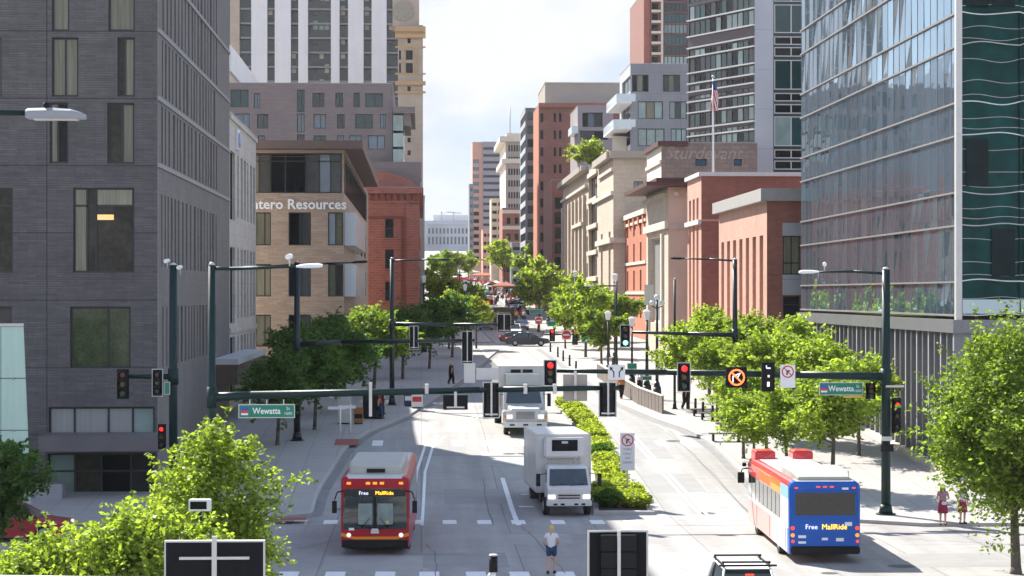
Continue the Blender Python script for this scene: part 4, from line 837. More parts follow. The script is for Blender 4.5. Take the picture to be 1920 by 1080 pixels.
# ------------------------------------------------ median
mL = gpts([(1113, 966), (1104, 880), (1085, 810), (1040, 762)]); mR = gpts([(1226, 964), (1180, 900), (1120, 810), (1078, 764)])
ML = lambda Y: lerp_path(mL, Y); MR = lambda Y: lerp_path(mR, Y)
ya, yb = mL[0][1], mL[-1][1]
strip('median_kerb', ML, MR, ya, yb, .16, kerbmat, .16, kerbmat)
soil = mat('soil', (.06, .045, .03), .95, noise=(6, .2)); strip('planting_bed', lambda Y: ML(Y)+.25, lambda Y: max(MR(Y)-.25, ML(Y)+.3), ya+.5, yb-.3, .165, soil)
def shrub_proto(seed, R_, Ht, n, leaf, label=''):
    rg = np.random.default_rng(seed); th = rg.uniform(0, 2*math.pi, n); r = R_*np.sqrt(rg.uniform(0, 1, n)); base = np.stack([r*np.cos(th)*.5, r*np.sin(th)*.5, np.zeros(n)], 1)
    tip = np.stack([r*np.cos(th), r*np.sin(th), Ht*(1-.55*(r/R_)**2)*rg.uniform(.75, 1.1, n)], 1); sd_ = np.stack([-np.sin(th), np.cos(th), np.zeros(n)], 1)*.035
    V = np.stack([base-sd_, base+sd_, tip+sd_, tip-sd_], 1).reshape(-1, 3)
    V2, F2 = leaves(rg, [np.array([R_*.55*math.cos(a), R_*.55*math.sin(a), Ht*.55]) for a in np.arange(0, 6.28, .9)]+[np.array([0, 0, Ht*.6])], [R_*.5]*8, [n//9]*8, .07)
    V = np.concatenate([V, V2]); Fc = np.arange(len(V)).reshape(-1, 4)
    me = mesh_np('shrub', V, Fc, LF[leaf]); o = bpy.data.objects.new('shrub', me); C.objects.link(o); return tag(o, label, 'shrub', 'shrubs planted in the median')
sp = [shrub_proto(5, .72, .62, 3200, 'yellow'), shrub_proto(6, .6, .8, 2600, 'deep'), shrub_proto(7, .68, .72, 3000, 'yellow')]
row = 0; Y = ya+1.5; used = set(); rl = random.Random(8)
rowword = ['first', 'second', 'third', 'fourth', 'fifth', 'sixth', 'seventh', 'eighth', 'ninth', 'tenth', 'eleventh', 'twelfth', 'thirteenth', 'fourteenth', 'fifteenth', 'sixteenth', 'seventeenth', 'eighteenth', 'nineteenth', 'twentieth', 'twenty first', 'twenty second', 'twenty third', 'twenty fourth']
while Y < yb-.6 and row < 24:
    a_, c_ = ML(Y)+.7, MR(Y)-.7; n = max(1, int((c_-a_)/1.0)+1)
    for j in range(n):
        X = a_+(c_-a_)*(j/(n-1) if n > 1 else .5); k = (1 if (row == 0 and j == 0) or row == 9 else 0 if row in (1, 2, 8) else rl.choice((0, 2, 2)))
        lb = '%s clump, %s median row from the street sign' % ((['left', 'middle', 'right', 'outer'][j if n > 2 else (0 if j == 0 else 2)] if n > 1 else 'single'), rowword[row])
        lb = {0: 'yellow green ', 1: 'dark green ', 2: 'fresh green '}[k]+lb
        if k in used: dup(sp[k], lb, (X, Y, gz(Y)+.16), rl.uniform(0, 6), rl.uniform(.9, 1.15))
        else: o = sp[k]; o.location = (X, Y, gz(Y)+.16); o['label'] = lb; used.add(k)
    Y += 1.55 if row < 5 else 2.1; row += 1
for k, o in enumerate(sp):
    if k not in used: bpy.data.objects.remove(o)
# ------------------------------------------------ poles, mast arms, signals
def lampm(nm, c, e): return mat(nm, c, .3, emit=(*c, e) if e else None)
RED, YEL, GRN = lampm('red_lamp_lit', (1, .012, .01), 1.5), lampm('yellow_lamp', (.09, .06, .01), 0), lampm('green_lamp', (.01, .06, .035), 0)
REDo, GRNl = lampm('red_lamp', (.10, .012, .01), 0), lampm('green_lamp_lit', (.10, .95, .75), 5)
backp = mat('backplate_black', (.009, .009, .010), .55, noise=(5, .1), spec=.15); rim = mat('reflective_rim', (.55, .54, .5), .5)
def signal(label, X, Y, z0, z1, wd, lit='red', back=False, group='traffic signals', bracket=True, parent_cat='traffic signal', rimmed=True):
    cx = X; r = thing('traffic_signal', label, parent_cat, (cx, Y, (z0+z1)/2), group); h = z1-z0; s = -1 if not back else 1
    m = MB(); m.box(cx-wd/2, cx+wd/2, Y-.012, Y+.012, z0, z1, backp)
    if rimmed:
        e = .035; yy = (Y-.018, Y+.018)
        m.box(cx-wd/2-e, cx-wd/2, *yy, z0-e, z1+e, rim); m.box(cx+wd/2, cx+wd/2+e, *yy, z0-e, z1+e, rim); m.box(cx-wd/2, cx+wd/2, *yy, z0-e, z0, rim); m.box(cx-wd/2, cx+wd/2, *yy, z1, z1+e, rim)
    m.build('backplate', r)
    hw = wd*.31; m = MB(); ya_, yb_ = (Y-.02, Y-.2) if back else (Y-.2, Y-.02); ya_, yb_ = min(ya_, yb_), max(ya_, yb_)
    for k in range(3): za = z0+h*(.04+.31*k); m.box(cx-hw, cx+hw, ya_, yb_, za, za+h*.30, blk)
    m.build('housing', r, .012)
    if back:
        m = MB(); m.box(cx-.03, cx+.03, Y-.26, Y-.205, z0+.05, z1+.05, alum); m.box(cx-wd*.42, cx+wd*.42, Y-.25, Y-.215, z0+.08, z0+.13, alum); m.build('bracket', r)
        return r
    for k, nm in enumerate(('green', 'yellow', 'red')):
        zc = z0+h*(.04+.31*k+.15); mt = {'green': GRNl if lit == 'green' else GRN, 'yellow': YEL, 'red': RED if lit == 'red' else REDo}[nm]
        m = MB(); m.tube((cx, Y-.2, zc), (cx, Y-.225, zc), hw*.82, hw*.7, mt, 16); m.build('lens', r)
        m = MB(); vs = []; n_ = 12
        for i in range(n_+1):
            t_ = -.25*math.pi+1.5*math.pi*i/n_; c_, s_ = math.cos(t_), math.sin(t_); vs += [(cx+c_*hw*.9, Y-.2, zc+s_*hw*.9), (cx+c_*hw*.9, Y-.2-.16-.05*s_, zc+s_*hw*.9)]
        m.poly(vs, [(2*i, 2*i+1, 2*i+3, 2*i+2) for i in range(n_)], blk); m.build('visor', r)
    return r
def sigpx(label, x0, y0, x1, y1, Y, **k):
    X = XP((x0+x1)/2, Y); D_ = DC(X, Y); return signal(label, X, Y-.05, ZP(y1, X, Y), ZP(y0, X, Y), (x1-x0)/F*D_*.94, **k)
def lum(m, P, d, mt=white, L_=.75):
    d = Vector(d).normalized(); m.loft([[P+d*t*L_+Vector((0, 0, zz)) + d.cross(Vector((0, 0, 1)))*ww for zz, ww in ((-.05*q, -.16*q), (.06*q, -.13*q), (.1*q, 0), (.06*q, .13*q), (-.05*q, .16*q), (-.07*q, 0))] for t, q in ((-.1, .45), (.25, .9), (.8, 1), (1, .6))], mt)
def mast_pole(label, px, ytop, Y, arm=None, armr=(.16, .07), armtube=None, pr=.2, base=True, lamp=None, lampmat=white, fin=True, zb=None, mt=greenpole, group=None, lampmt=white):
    X = XP(px, Y); zb = gz(Y)+.15 if zb is None else zb; zt = ZP(ytop, X, Y); r = thing('signal_pole', label, 'pole', (X, Y, zb), group)
    m = MB(); m.tube((X, Y, zb), (X, Y, zt), pr, pr*.82, mt, 16); m.tube((X, Y, zt), (X, Y, zt+.1), pr*.9, pr*.3, alum, 12); m.build('post', r)
    m = MB(); m.tube((X, Y, zb-.02), (X, Y, zb+.06), pr*2.1, pr*2.1, mt, 8); m.tube((X, Y, zb+.06), (X, Y, zb+.45), pr*1.5, pr*1.15, mt, 16); m.build('base', r)
    if arm:
        pts = [PP(a, c, Y) for a, c in arm]; pts = [Vector((p.x, Y-pr*.0-.0, p.z)) for p in pts]; n = len(pts); m = MB()
        m.path(pts, [armr[0]+(armr[1]-armr[0])*i/(n-1) for i in range(n)], mt, 12)
        m.tube(Vector((X, Y, pts[0].z-.35)), Vector((X, Y, pts[0].z+.35)), pr*1.15, pr*1.15, mt, 16)
        m.build('mast_arm', r)
    for i, l_ in enumerate(lamp or []):
        m = MB(); pts = [Vector((PP(a, c, Y).x, Y, PP(a, c, Y).z)) for a, c in l_[0]]; m.path(pts, [.06]*(len(pts)-1)+[.035], mt, 8); m.build('luminaire_arm', r)
        m = MB(); d = pts[-1]-pts[-2]; lum(m, pts[-1], d, l_[1] if len(l_) > 1 else white, .8); m.build('lamp', r)
    return r
def street_sign(label, x0, y0, x1, y1, Y, words, sub=None, mark=True, hang=True):
    X0, X1 = XP(x0, Y), XP(x1, Y); z0, z1 = ZP(y1, X0, Y), ZP(y0, X0, Y); r = thing('street_sign', label, 'street sign', ((X0+X1)/2, Y, z0), 'green street name signs')
    grn = mat('sign_green', (.004, .20, .12), .4, noise=(2, .05)); w_ = X1-X0; h = z1-z0
    m = MB(); m.box(X0, X1, Y-.02, Y+.02, z0, z1, rim); m.box(X0+.03, X1-.03, Y-.026, Y-.0205, z0+.03, z1-.03, grn); m.build('panel', r)
    if words: text('lettering', words, r, (X0+w_*.50, Y-.032, (z0+z1)/2), h*.62, white, ext=.003, sx=.86, bold=.006)
    if sub: text('lettering', sub, r, (X0+w_*.88, Y-.032, z0+h*.33), h*.3, white, ext=.003); text('lettering', 'St', r, (X0+w_*.88, Y-.032, z0+h*.68), h*.33, white, ext=.003)
    if mark:
        m = MB(); cx = X0+w_*.11; hh = h*.28; zc = (z0+z1)/2; m.box(cx-hh*.9, cx+hh*.9, Y-.03, Y-.027, zc+hh*.2, zc+hh, mat('mark_blue', (.03, .08, .45), .5)); m.box(cx-hh*.9, cx+hh*.9, Y-.03, Y-.027, zc-hh*.5, zc+hh*.19, mat('mark_red', (.6, .04, .06), .5)); m.box(cx-hh*.9, cx+hh*.9, Y-.03, Y-.027, zc-hh, zc-hh*.51, white); m.build('emblem', r)
    if hang:
        m = MB(); [m.box(X0+w_*f-.02, X0+w_*f+.02, Y-.015, Y+.015, z1, z1+.16, alum) for f in (.2, .5, .8)]; m.build('hanger', r)
    return r
def ring(m, cx, Y, cz, r, w_, mt, n=28):
    for i in range(n):
        a, b_ = 2*math.pi*i/n, 2*math.pi*(i+1)/n; m.face([(cx+q*math.cos(t_), Y, cz+q*math.sin(t_)) for q, t_ in ((r-w_, a), (r, a), (r, b_), (r-w_, b_))], mt)
def bar2(m, a, b_, w_, Y, mt):
    a, b_ = Vector(a), Vector(b_); d = (b_-a).normalized(); n = Vector((-d.y, d.x))*w_/2; m.face([(p.x, Y, p.y) for p in (a-n, b_-n, b_+n, a+n)], mt)
signred = mat('sign_red', (.55, .02, .02), .4); signblk = mat('sign_black', (.01, .01, .01), .5)
# near left mast arm, heads and signs face away
YN = 71.6
NP = mast_pole('near dark green mast arm pole rising behind the bright left tree', 397, 497, YN, [(397, 745), (470, 741), (900, 731), (1160, 727)], (.16, .08), lamp=[([(397, 503), (430, 504), (560, 500)], white)], zb=.1, pr=.145)
street_sign('larger green street name sign hanging under the near mast arm', 447, 758, 553, 784, YN, 'Wewatta', '1600')
def sign_back(name, label, cat, x0, y0, x1, y1, Y, mt, br=True, th=.02, border=None, group=None):
    Xc = XP((x0+x1)/2, Y); X0, X1 = XP(x0, Y), XP(x1, Y); z0, z1 = ZP(y1, Xc, Y), ZP(y0, Xc, Y); r = thing(name, label, cat, (Xc, Y, z0), group)
    m = MB(); m.box(X0, X1, Y-th, Y+th, z0, z1, mt); m.build('panel', r, .004)
    if border: m = MB(); e = .03; m.box(X0-e, X0-.001, Y-th, Y+th, z0-e, z1+e, border); m.box(X1+.001, X1+e, Y-th, Y+th, z0-e, z1+e, border); m.box(X0, X1, Y-th, Y+th, z1+.001, z1+e, border); m.box(X0, X1, Y-th, Y+th, z0-e, z0-.001, border); m.build('rim', r)
    if br: m = MB(); m.box(Xc-.045, Xc+.045, Y-th-.07, Y-th-.005, z0+.06, z1+.12, alum); m.box(Xc-(X1-X0)*.36, Xc+(X1-X0)*.36, Y-th-.06, Y-th-.01, z0+(z1-z0)*br, z0+(z1-z0)*br+.05, alum); m.build('bracket', r)
    return r
boxblk = mat('sign_box_black', (.009, .009, .011), .6, noise=(4, .15), spec=.15); galv = mat('galvanised_back', (.32, .29, .25), .5, .3, noise=(2, .12)); pgal = mat('pale_sign_back', (.50, .49, .48), .5, .2, noise=(2, .08))
YA = YN+.22
sign_back('blank_out_sign', 'wide black sign box seen from behind under the near mast arm', 'sign', 831, 741, 877, 768, YA-.35, boxblk, .12, .1)
sigpx('signal head seen from behind left of the far box truck', 906, 718, 936, 782, YA-.2, back=True, group='signal heads seen from behind')
sigpx('signal head seen from behind at the tip of the near mast arm', 1123, 718, 1155, 780, YA-.2, back=True, group='signal heads seen from behind')
sign_back('overhead_sign', 'beige square sign back in the middle of the near mast arm', 'sign', 1056, 702, 1101, 752, YN+.15, galv, .5)
sign_back('overhead_sign', 'grey wide sign back just left of the far box truck roof', 'sign', 893, 690, 935, 712, YN+.18, pgal, False)
sign_back('overhead_sign', 'narrow pale sign back standing on the near mast arm', 'sign', 870, 681, 891, 718, YN+.18, pgal, False)
m = MB(); Xq = XP(695, YN); m.box(Xq-.05, Xq+.05, YN-.28, YN-.2, ZP(780, Xq, YN), ZP(716, Xq, YN), alum); tag(m.build('signal_bracket'), 'empty upright metal bracket on the near mast arm', 'bracket')
for px in (800, 1040, 985): m = MB(); X = XP(px, YN); m.box(X-.06, X+.06, YN-.15, YN+.15, ZP(738, X, YN), ZP(720, X, YN), alum); m.build('clamp', NP)

# right mast arm, faces the camera
YM = 92.7
MP = mast_pole('tall dark green signal pole at the right plaza corner', 1661, 505, YM, [(1661, 706), (1500, 703), (1250, 698), (1040, 695)], (.19, .09), pr=.21, lamp=[([(1661, 513), (1600, 509), (1532, 510)], white)])
sigpx('red signal head at the tip of the right mast arm beside the far truck', 1020, 676, 1043, 722, YM-.25)
sigpx('second red signal head in the middle of the right mast arm', 1270, 681, 1294, 733, YM-.25)
def plate(name, label, x0, y0, x1, y1, Y, mt, th=.015):
    X0, X1 = XP(x0, Y), XP(x1, Y); z0, z1 = ZP(y1, X0, Y), ZP(y0, X0, Y); r = thing(name, label, 'sign', ((X0+X1)/2, Y, z0)); m = MB(); m.box(X0, X1, Y-th, Y+th, z0, z1, mt); m.build('panel', r, .003); return r, X0, X1, z0, z1, (X0+X1)/2, (z0+z1)/2
r, X0, X1, z0, z1, cx, cz = plate('lane_use_sign', 'white lane sign with two black turning arrows', 1140, 684, 1172, 712, YM-.25, white)
m = MB(); Ye2 = YM-.25-.018
for s_ in (-1, 1): x = cx+s_*.17; bar2(m, (x-s_*.05, z0+.1), (x-s_*.05, z0+.34), .05, Ye2, signblk); bar2(m, (x-s_*.05, z0+.33), (x+s_*.07, z0+.48), .05, Ye2, signblk); m.face([(x+s_*.13, Ye2, z0+.56), (x-s_*.02, Ye2, z0+.52), (x+s_*.11, Ye2, z0+.38)], signblk)
m.build('arrows', r)
r, X0, X1, z0, z1, cx, cz = plate('blank_out_sign', 'square black electronic sign lit with orange no turn symbol', 1361, 688, 1400, 727, YM-.3, boxblk, .1)
em_ = mat('orange_led', (1, .12, .03), .5, emit=(1, .13, .03, 1.6)); wl = mat('white_led', (.5, .55, .55), .5, emit=(.7, .8, .8, .45)); m = MB(); Y3 = YM-.41; ring(m, cx, Y3, cz, .36, .07, em_); bar2(m, (cx-.24, cz+.24), (cx+.24, cz-.24), .07, Y3, em_)
bar2(m, (cx-.16, cz-.22), (cx-.16, cz+.05), .06, Y3+.002, wl); bar2(m, (cx-.17, cz+.04), (cx+.1, cz+.16), .06, Y3+.002, wl); bar2(m, (cx+.02, cz-.05), (cx+.16, cz+.2), .06, Y3+.002, wl); m.build('symbol', r)
r, X0, X1, z0, z1, cx, cz = plate('transit_signal', 'unlit black transit signal with three small white bars', 1428, 679, 1452, 734, YM-.3, boxblk, .08)
m = MB(); Y3 = YM-.384
bar2(m, (cx-.08, cz+.38), (cx+.1, cz+.38), .06, Y3, wl); bar2(m, (cx-.08, cz+.38), (cx-.08, cz+.5), .05, Y3, wl); bar2(m, (cx-.03, cz+.03), (cx+.06, cz+.03), .1, Y3, wl); bar2(m, (cx, cz-.42), (cx, cz-.22), .1, Y3, mat('warm_led', (.8, .75, .55), .5, emit=(.9, .85, .6, .9))); m.build('symbol', r)
def no_turn(r, cx, cz, R_, Y):
    m = MB(); ring(m, cx, Y, cz, R_, R_*.2, signred); bar2(m, (cx-R_*.12, cz-R_*.55), (cx-R_*.12+.0, cz+R_*.15), R_*.24, Y, signblk); bar2(m, (cx-R_*.2, cz+R_*.12), (cx+R_*.35, cz+R_*.12), R_*.24, Y-.001, signblk); bar2(m, (cx+R_*.62, cz-R_*.62), (cx-R_*.62, cz+R_*.62), R_*.16, Y-.003, signred); m.build('symbol', r)
r, X0, X1, z0, z1, cx, cz = plate('no_turn_sign', 'white no turn sign on the right mast arm', 1463, 684, 1491, 727, YM-.25, white); no_turn(r, cx, z1-.3, .27, YM-.25-.018)
street_sign('smaller green street name sign hanging beside the tall right pole', 1536, 717, 1618, 741, YM, 'Wewatta', '1600')
m = MB(); X0, X1 = XP(1582, YM), XP(1618, YM); m.box(X0, X1, YM-.02, YM+.02, ZP(746, X0, YM), ZP(742, X0, YM), mat('yellow_strip', (.6, .42, .05), .5)); tag(m.build('yellow_strip_sign'), 'thin yellow strip under the right street name sign', 'sign')
sigpx('red signal head mounted low on the tall right pole', 1671, 746, 1689, 812, YM-.1, rimmed=False)
sigpx('dark side signal head left of the tall right pole', 1622, 718, 1642, 748, YM-.1, lit=None, rimmed=False)
X = XP(1661, YM)
for a_ in ((-.28, .28, .27, .22, 846, 832, blk), (-.23, .23, .24, .2, 826, 818, alum), (-.05, .75, .25, .19, 726, 722, alum)): m = MB(); m.box(X+a_[0], X+a_[1], YM-a_[2], YM-a_[3], ZP(a_[4], X, YM), ZP(a_[5], X, YM), a_[6]); m.build('bracket', MP)
def camera_thing(label, px, py, Y):
    P = PP(px, py, Y); r = thing('traffic_camera', label, 'camera', P); m = MB(); m.tube(P, P+Vector((0, 0, .28)), .03, .03, alum, 8); m.build('mount', r); m = MB(); m.tube(P+Vector((.02, .1, .33)), P+Vector((-.05, -.3, .3)), .09, .09, white, 12); m.build('housing', r); return r
camera_thing('white traffic camera on the right luminaire arm', 1546, 509, YM); camera_thing('white traffic camera on the near left luminaire arm', 543, 499, YN)
# left far corner pole
YQ = 92.5
mast_pole('dark green pole at the hotel corner with cameras on top', 325, 497, YQ, [(325, 706), (225, 706)], (.13, .08), pr=.2)
sigpx('black signal head at the outer end of the hotel corner arm', 219, 692, 243, 748, YQ-.2, lit=None, rimmed=False); sigpx('black signal head beside the hotel corner pole', 286, 693, 305, 742, YQ-.3, lit=None, rimmed=True)
camera_thing('left white camera on top of the hotel corner pole', 314, 503, YQ); camera_thing('right white camera on top of the hotel corner pole', 338, 515, YQ)
street_sign('tiny green sign plate on the hotel corner pole', 308, 716, 319, 740, YQ-.4, None, None, False, False)
sigpx('signal head with lit red lens low on the hotel corner pole', 296, 795, 312, 842, YQ-.3, rimmed=False)
# far poles
mast_pole('black mast arm pole in front of the tan office', 557, 492, 120, [(557, 646), (640, 641), (890, 638)], (.17, .09), pr=.19, lamp=[([(557, 499), (540, 497), (480, 500)], white), ([(557, 497), (610, 494), (662, 492)], blk)], mt=mat('black_green_pole', (.008, .018, .018), .4, noise=(3, .1)))
sigpx('black signal head seen from behind on the arm crossing the left trees', 866, 622, 886, 681, 120, back=True, group='signal heads seen from behind')
sigpx('small dark signal head mounted beside the red brick corner', 768, 612, 784, 655, 120, back=True, group='signal heads seen from behind')
mast_pole('slim black mast arm pole before the red brick corner', 735, 485, 144, [(735, 608), (850, 609), (965, 608)], (.15, .08), pr=.17, lamp=[([(735, 489), (790, 487), (820, 487)], blk)], mt=mat('black_green_pole', (.008, .018, .018)))
sigpx('signal head seen from behind at the end of the upper left arm', 932, 590, 958, 622, 144, back=True, group='signal heads seen from behind')
mast_pole('black mast arm pole in front of the salmon slotted wall', 1378, 487, 128, [(1378, 628), (1290, 626), (1185, 623)], (.15, .08), pr=.17, lamp=[([(1378, 489), (1330, 486), (1282, 485)], blk)], mt=mat('black_green_pole', (.008, .018, .018)))
sigpx('green lit signal head over the right lanes', 1163, 610, 1181, 650, 127.7, lit='green')
YG = 205.
mast_pole('thin far pole with arm over the crossing on the right', 1141, 596, YG, [(1141, 628), (1090, 627), (1020, 627)], (.11, .07), pr=.13)
sigpx('far red signal head left of the do not enter sign', 1030, 617, 1041, 640, YG-.3, rimmed=False); sigpx('far red signal head right of the do not enter sign', 1073, 617, 1084, 640, YG-.3, rimmed=False)
def dne(label, px, py, w_, Y):
    r, X0, X1, z0, z1, cx, cz = plate('do_not_enter_sign', label, px-w_, py-w_, px+w_, py+w_, Y, white); m = MB(); R_ = (X1-X0)*.46; m.tube((cx, Y-.02, cz), (cx, Y-.03, cz), R_, R_, signred, 24); m.box(cx-R_*.7, cx+R_*.7, Y-.04, Y-.031, cz-R_*.16, cz+R_*.16, white); m.build('symbol', r)
dne('red and white do not enter sign between two far signals', 1062, 628, 9, YG-.3); dne('smaller distant do not enter sign near the centre', 1010, 601, 7, 240)
for lb, x0, y0, x1, y1, Y in (('far green street sign right of the do not enter sign', 1090, 629, 1124, 642, YG), ('far green street sign left of centre pole', 1026, 602, 1054, 612, 235), ('most distant green street sign near the centre tree', 993, 580, 1016, 588, 262), ('small green sign above the panel fence', 1176, 681, 1194, 692, 150), ('small green sign on the right lamp posts', 1204, 705, 1222, 713, 146)):
    street_sign(lb, x0, y0, x1, y1, Y, None, None, False, False)
def lamp_post(label, px, ytop, Y, rad=.1, fancy=False, mt=None, group='lamp posts on the right pavement'):
    mt = mt or mat('black_green_pole', (.008, .018, .018)); X = XP(px, Y); zb = gz(Y)+.15; zt = ZP(ytop, X, Y); r = thing('lamp_post', label, 'lamp post', (X, Y, zb), group)
    m = MB(); m.tube((X, Y, zb), (X, Y, zt), rad, rad*.6, mt, 10); m.build('post', r); m = MB(); m.tube((X, Y, zb), (X, Y, zb+.9), rad*2.6, rad*2.2, mt, 10); m.tube((X, Y, zb+.9), (X, Y, zb+1.3), rad*2.0, rad*1.1, mt, 10); m.build('base', r)
    m = MB()
    if fancy:
        for s_ in (-1, 1): m.ball((X+s_*.35, Y, zt-.3), .2, white, 10); m.tube((X+s_*.35, Y, zt-.5), (X, Y, zt-.7), .04, .04, mt, 6)
        m.ball((X, Y, zt+.1), .22, white, 10)
    else: m.loft([[(X+c*q, Y+s*q, zt+z_) for c, s in ((1, 1), (-1, 1), (-1, -1), (1, -1))] for z_, q in ((0, .14), (.5, .22), (.6, .25), (.75, .05))], white)
    m.build('lamp', r)
for a in (('lamp post standing in the right pavement, left of a twin', 1213, 600, 150, .14), ('lamp post with clustered globes beside the banner', 1232, 560, 148, .13, True), ('lamp post at the far right kerb', 1140, 600, 170, .1), ('dark lamp post before the panel fence', 1185, 612, 160, .11), ('tall thin lamp post by the stone pilaster', 1078, 520, 230, .13), ('lamp post in front of the black window bays', 1153, 528, 190, .12), ('lamp post beside the dark glass slab', 1028, 520, 330, .13)):
    lamp_post(*a)
mast_pole('thin street light with arm before the stone parking building', 1156, 527, 185, lamp=[([(1156, 536), (1130, 536), (1112, 536)], alum)], pr=.1)
X = XP(1208, 150); r = thing('banner', 'cream banner hanging on the right lamp post', 'banner', (X, 150, 10)); m = MB(); m.box(X, XP(1226, 150), 149.98, 150.02, ZP(572, X, 150), ZP(534, X, 150), creamst); m.build('cloth', r)
mast_pole('dark post with a thin banner rod before the tan arcaded wall', 1265, 524, 140, pr=.09)
lamp_post('dark post at the left kerb beyond the red brick corner', 795, 530, 215, .12, group='lamp posts on the left pavement')
lamp_post('dark lamp post standing among the left trees', 872, 545, 240, .16, group='lamp posts on the left pavement'); lamp_post('distant lamp post near the street centre', 862, 505, 400, .16, group='lamp posts on the left pavement')
# street lamp in the near top left
P = PP(48, 212, 29.); r = thing('street_lamp', 'close white cobra head street lamp at the upper left', 'street lamp', (P.x-5, 29, 0)); m = MB(); m.tube((P.x-5, 29, 0), (P.x-5, 29, P.z-.1), .14, .09, greenpole, 12); m.build('post', r)
m = MB(); m.path([(P.x-5, 29, P.z-.3), (P.x-4.4, 29, P.z+.02), (P.x+.15, 29, P.z)], [.06, .05, .04], greenpole, 10); m.build('arm', r)
m = MB(); lm = mat('lamp_housing', (.24, .26, .28), .4, .2, noise=(6, .05)); secs = []
for t_, hw, zt_, zb_2 in ((0, .06, .05, -.06), (.03, .10, .06, -.08), (.35, .14, .07, -.08), (.62, .15, .05, -.08), (.78, .11, -.01, -.08), (.81, .06, -.05, -.08)): secs.append([(P.x+t_, 29+y, P.z+z) for y, z in ((-hw, zb_2), (-hw, zt_*.4), (-hw*.5, zt_), (hw*.5, zt_), (hw, zt_*.4), (hw, zb_2))])
m.loft(secs, lm); m.build('lamp_head', r, .008); m = MB(); m.tube((P.x+.28, 29, P.z+.06), (P.x+.28, 29, P.z+.14), .05, .05, blk, 10); m.build('photocell', r); m = MB(); m.box(P.x+.12, P.x+.7, 28.9, 29.1, P.z-.095, P.z-.08, mat('lamp_lens', (.5, .5, .48), .3)); m.build('lens', r)
# signs seen from behind on the nearest arm
YX = 40.
mast_pole('nearest mast arm pole reaching across below the picture', -160, 700, YX, [(-160, 1090), (500, 1094), (1300, 1096)], (.14, .08), zb=-.2, pr=.18)
sign_back('sign_box', 'large black sign box seen from behind at the bottom left', 'sign', 312, 1016, 494, 1095, YX-.2, boxblk, .60, .08, border=pgal)
sigpx('big black signal backplate seen from behind at the bottom centre', 1101, 997, 1215, 1098, YX-.2, back=True, group='signal heads seen from behind')
Pc = PP(925, 1082, YX); r = thing('detector_camera', 'small dark cylindrical detector standing on a white mount', 'camera', Pc); m = MB(); m.tube(Pc+Vector((0, 0, .1)), Pc+Vector((0, 0, .4)), .085, .08, blk, 14); m.tube(Pc+Vector((0, 0, .4)), Pc+Vector((0, 0, .43)), .09, .07, alum, 14); m.build('housing', r); m = MB(); m.tube(Pc-Vector((0, 0, .1)), Pc+Vector((0, 0, .1)), .05, .05, white, 10); m.tube(Pc+Vector((-.1, 0, .0)), Pc+Vector((-.04, 0, .08)), .03, .03, white, 8); m.build('mount', r)
# median sign
Yv2 = 97.5; r, X0, X1, z0, z1, cx, cz = plate('no_turn_sign', 'white no turn sign with small print on the planted median', 1163, 812, 1190, 882, Yv2, mat('sign_face_white', (.62, .62, .64), .5)); no_turn(r, cx, z1-.33, .28, Yv2-.018)
for k, s_ in enumerate(('TURN', 'ONLY', 'ON', 'GREEN')): text('lettering', s_, r, (cx, Yv2-.018, z1-.75-.2*k), .15, mat('sign_grey_ink', (.12, .12, .14), .5), ext=.001)
m = MB(); m.tube((cx, Yv2+.04, .1), (cx, Yv2+.04, z1), .035, .035, alum, 8); m.build('post', r)
# panel fence following the right kerb
fm = mat('weathered_panel', (.20, .165, .145), .6, .2, noise=(2, .15)); r = thing('panel_fence', 'low curved fence of weathered metal panels along the right kerb', 'fence', (rk(150)+1.2, 150, gz(150)))
yy = [136+i*1.15 for i in range(34)]
for a, b_ in zip(yy, yy[1:]):
    m = MB(); fx = lambda Y_: rk(Y_)+1.1; m.prism([(fx(a), a), (fx(a)+.12, a), (fx(b_-.12)+.12, b_-.12), (fx(b_-.12), b_-.12)], lambda y_: gz(y_)+.15, lambda y_: gz(y_)+1.25, fm); m.build('panel', r)
m = MB()
for a, b_ in zip(yy, yy[1:]): m.prism([(fx(a)-.03, a), (fx(a)+.16, a), (fx(b_)+.16, b_), (fx(b_)-.03, b_)], lambda y_: gz(y_)+1.26, lambda y_: gz(y_)+1.33, creamst)
m.build('cap_rail', r)
def bollard(lb, X, Y, h=1.0, rr=.09, mt=None, first=[None]):
    if first[0] is None:
        m = MB(); m.tube((0, 0, 0), (0, 0, .92), .09, .085, blk, 10); m.tube((0, 0, .92), (0, 0, 1.0), .1, .04, blk, 10); m.tube((0, 0, 0), (0, 0, .05), .13, .13, blk, 10); o = m.build('bollard'); first[0] = o; tag(o, lb, 'bollard', 'bollards on the plaza')
        o.location = (X, Y, gz(Y)+.15); return
    dup(first[0], lb, (X, Y, gz(Y)+.15))
for i, (px, Y) in enumerate(((1318, 133), (1304, 136), (1290, 140), (1336, 130), (1362, 126), (1385, 119), (1437, 113), (1032, 215), (1046, 205), (1056, 198), (1068, 190), (1080, 180))):
    bollard('black bollard near the right kerb, %s of the line from the plaza' % rowword[i], XP(px, Y), Y)
for i, (px, Y) in enumerate(((1310, 131), (1345, 124), (1330, 119), (1295, 134))):
    X = XP(px, Y); z_ = gz(Y)+.15; r = thing('bench', 'grey backless bench, %s from the far end of the plaza' % rowword[i], 'bench', (X, Y, z_), 'benches on the plaza'); m = MB(); m.box(X, X+2.4, Y, Y+.5, z_+.4, z_+.48, fm); m.build('seat', r); 
    for q in (.2, 2.1): m = MB(); m.box(X+q, X+q+.1, Y+.05, Y+.45, z_, z_+.39, blk); m.build('leg', r)
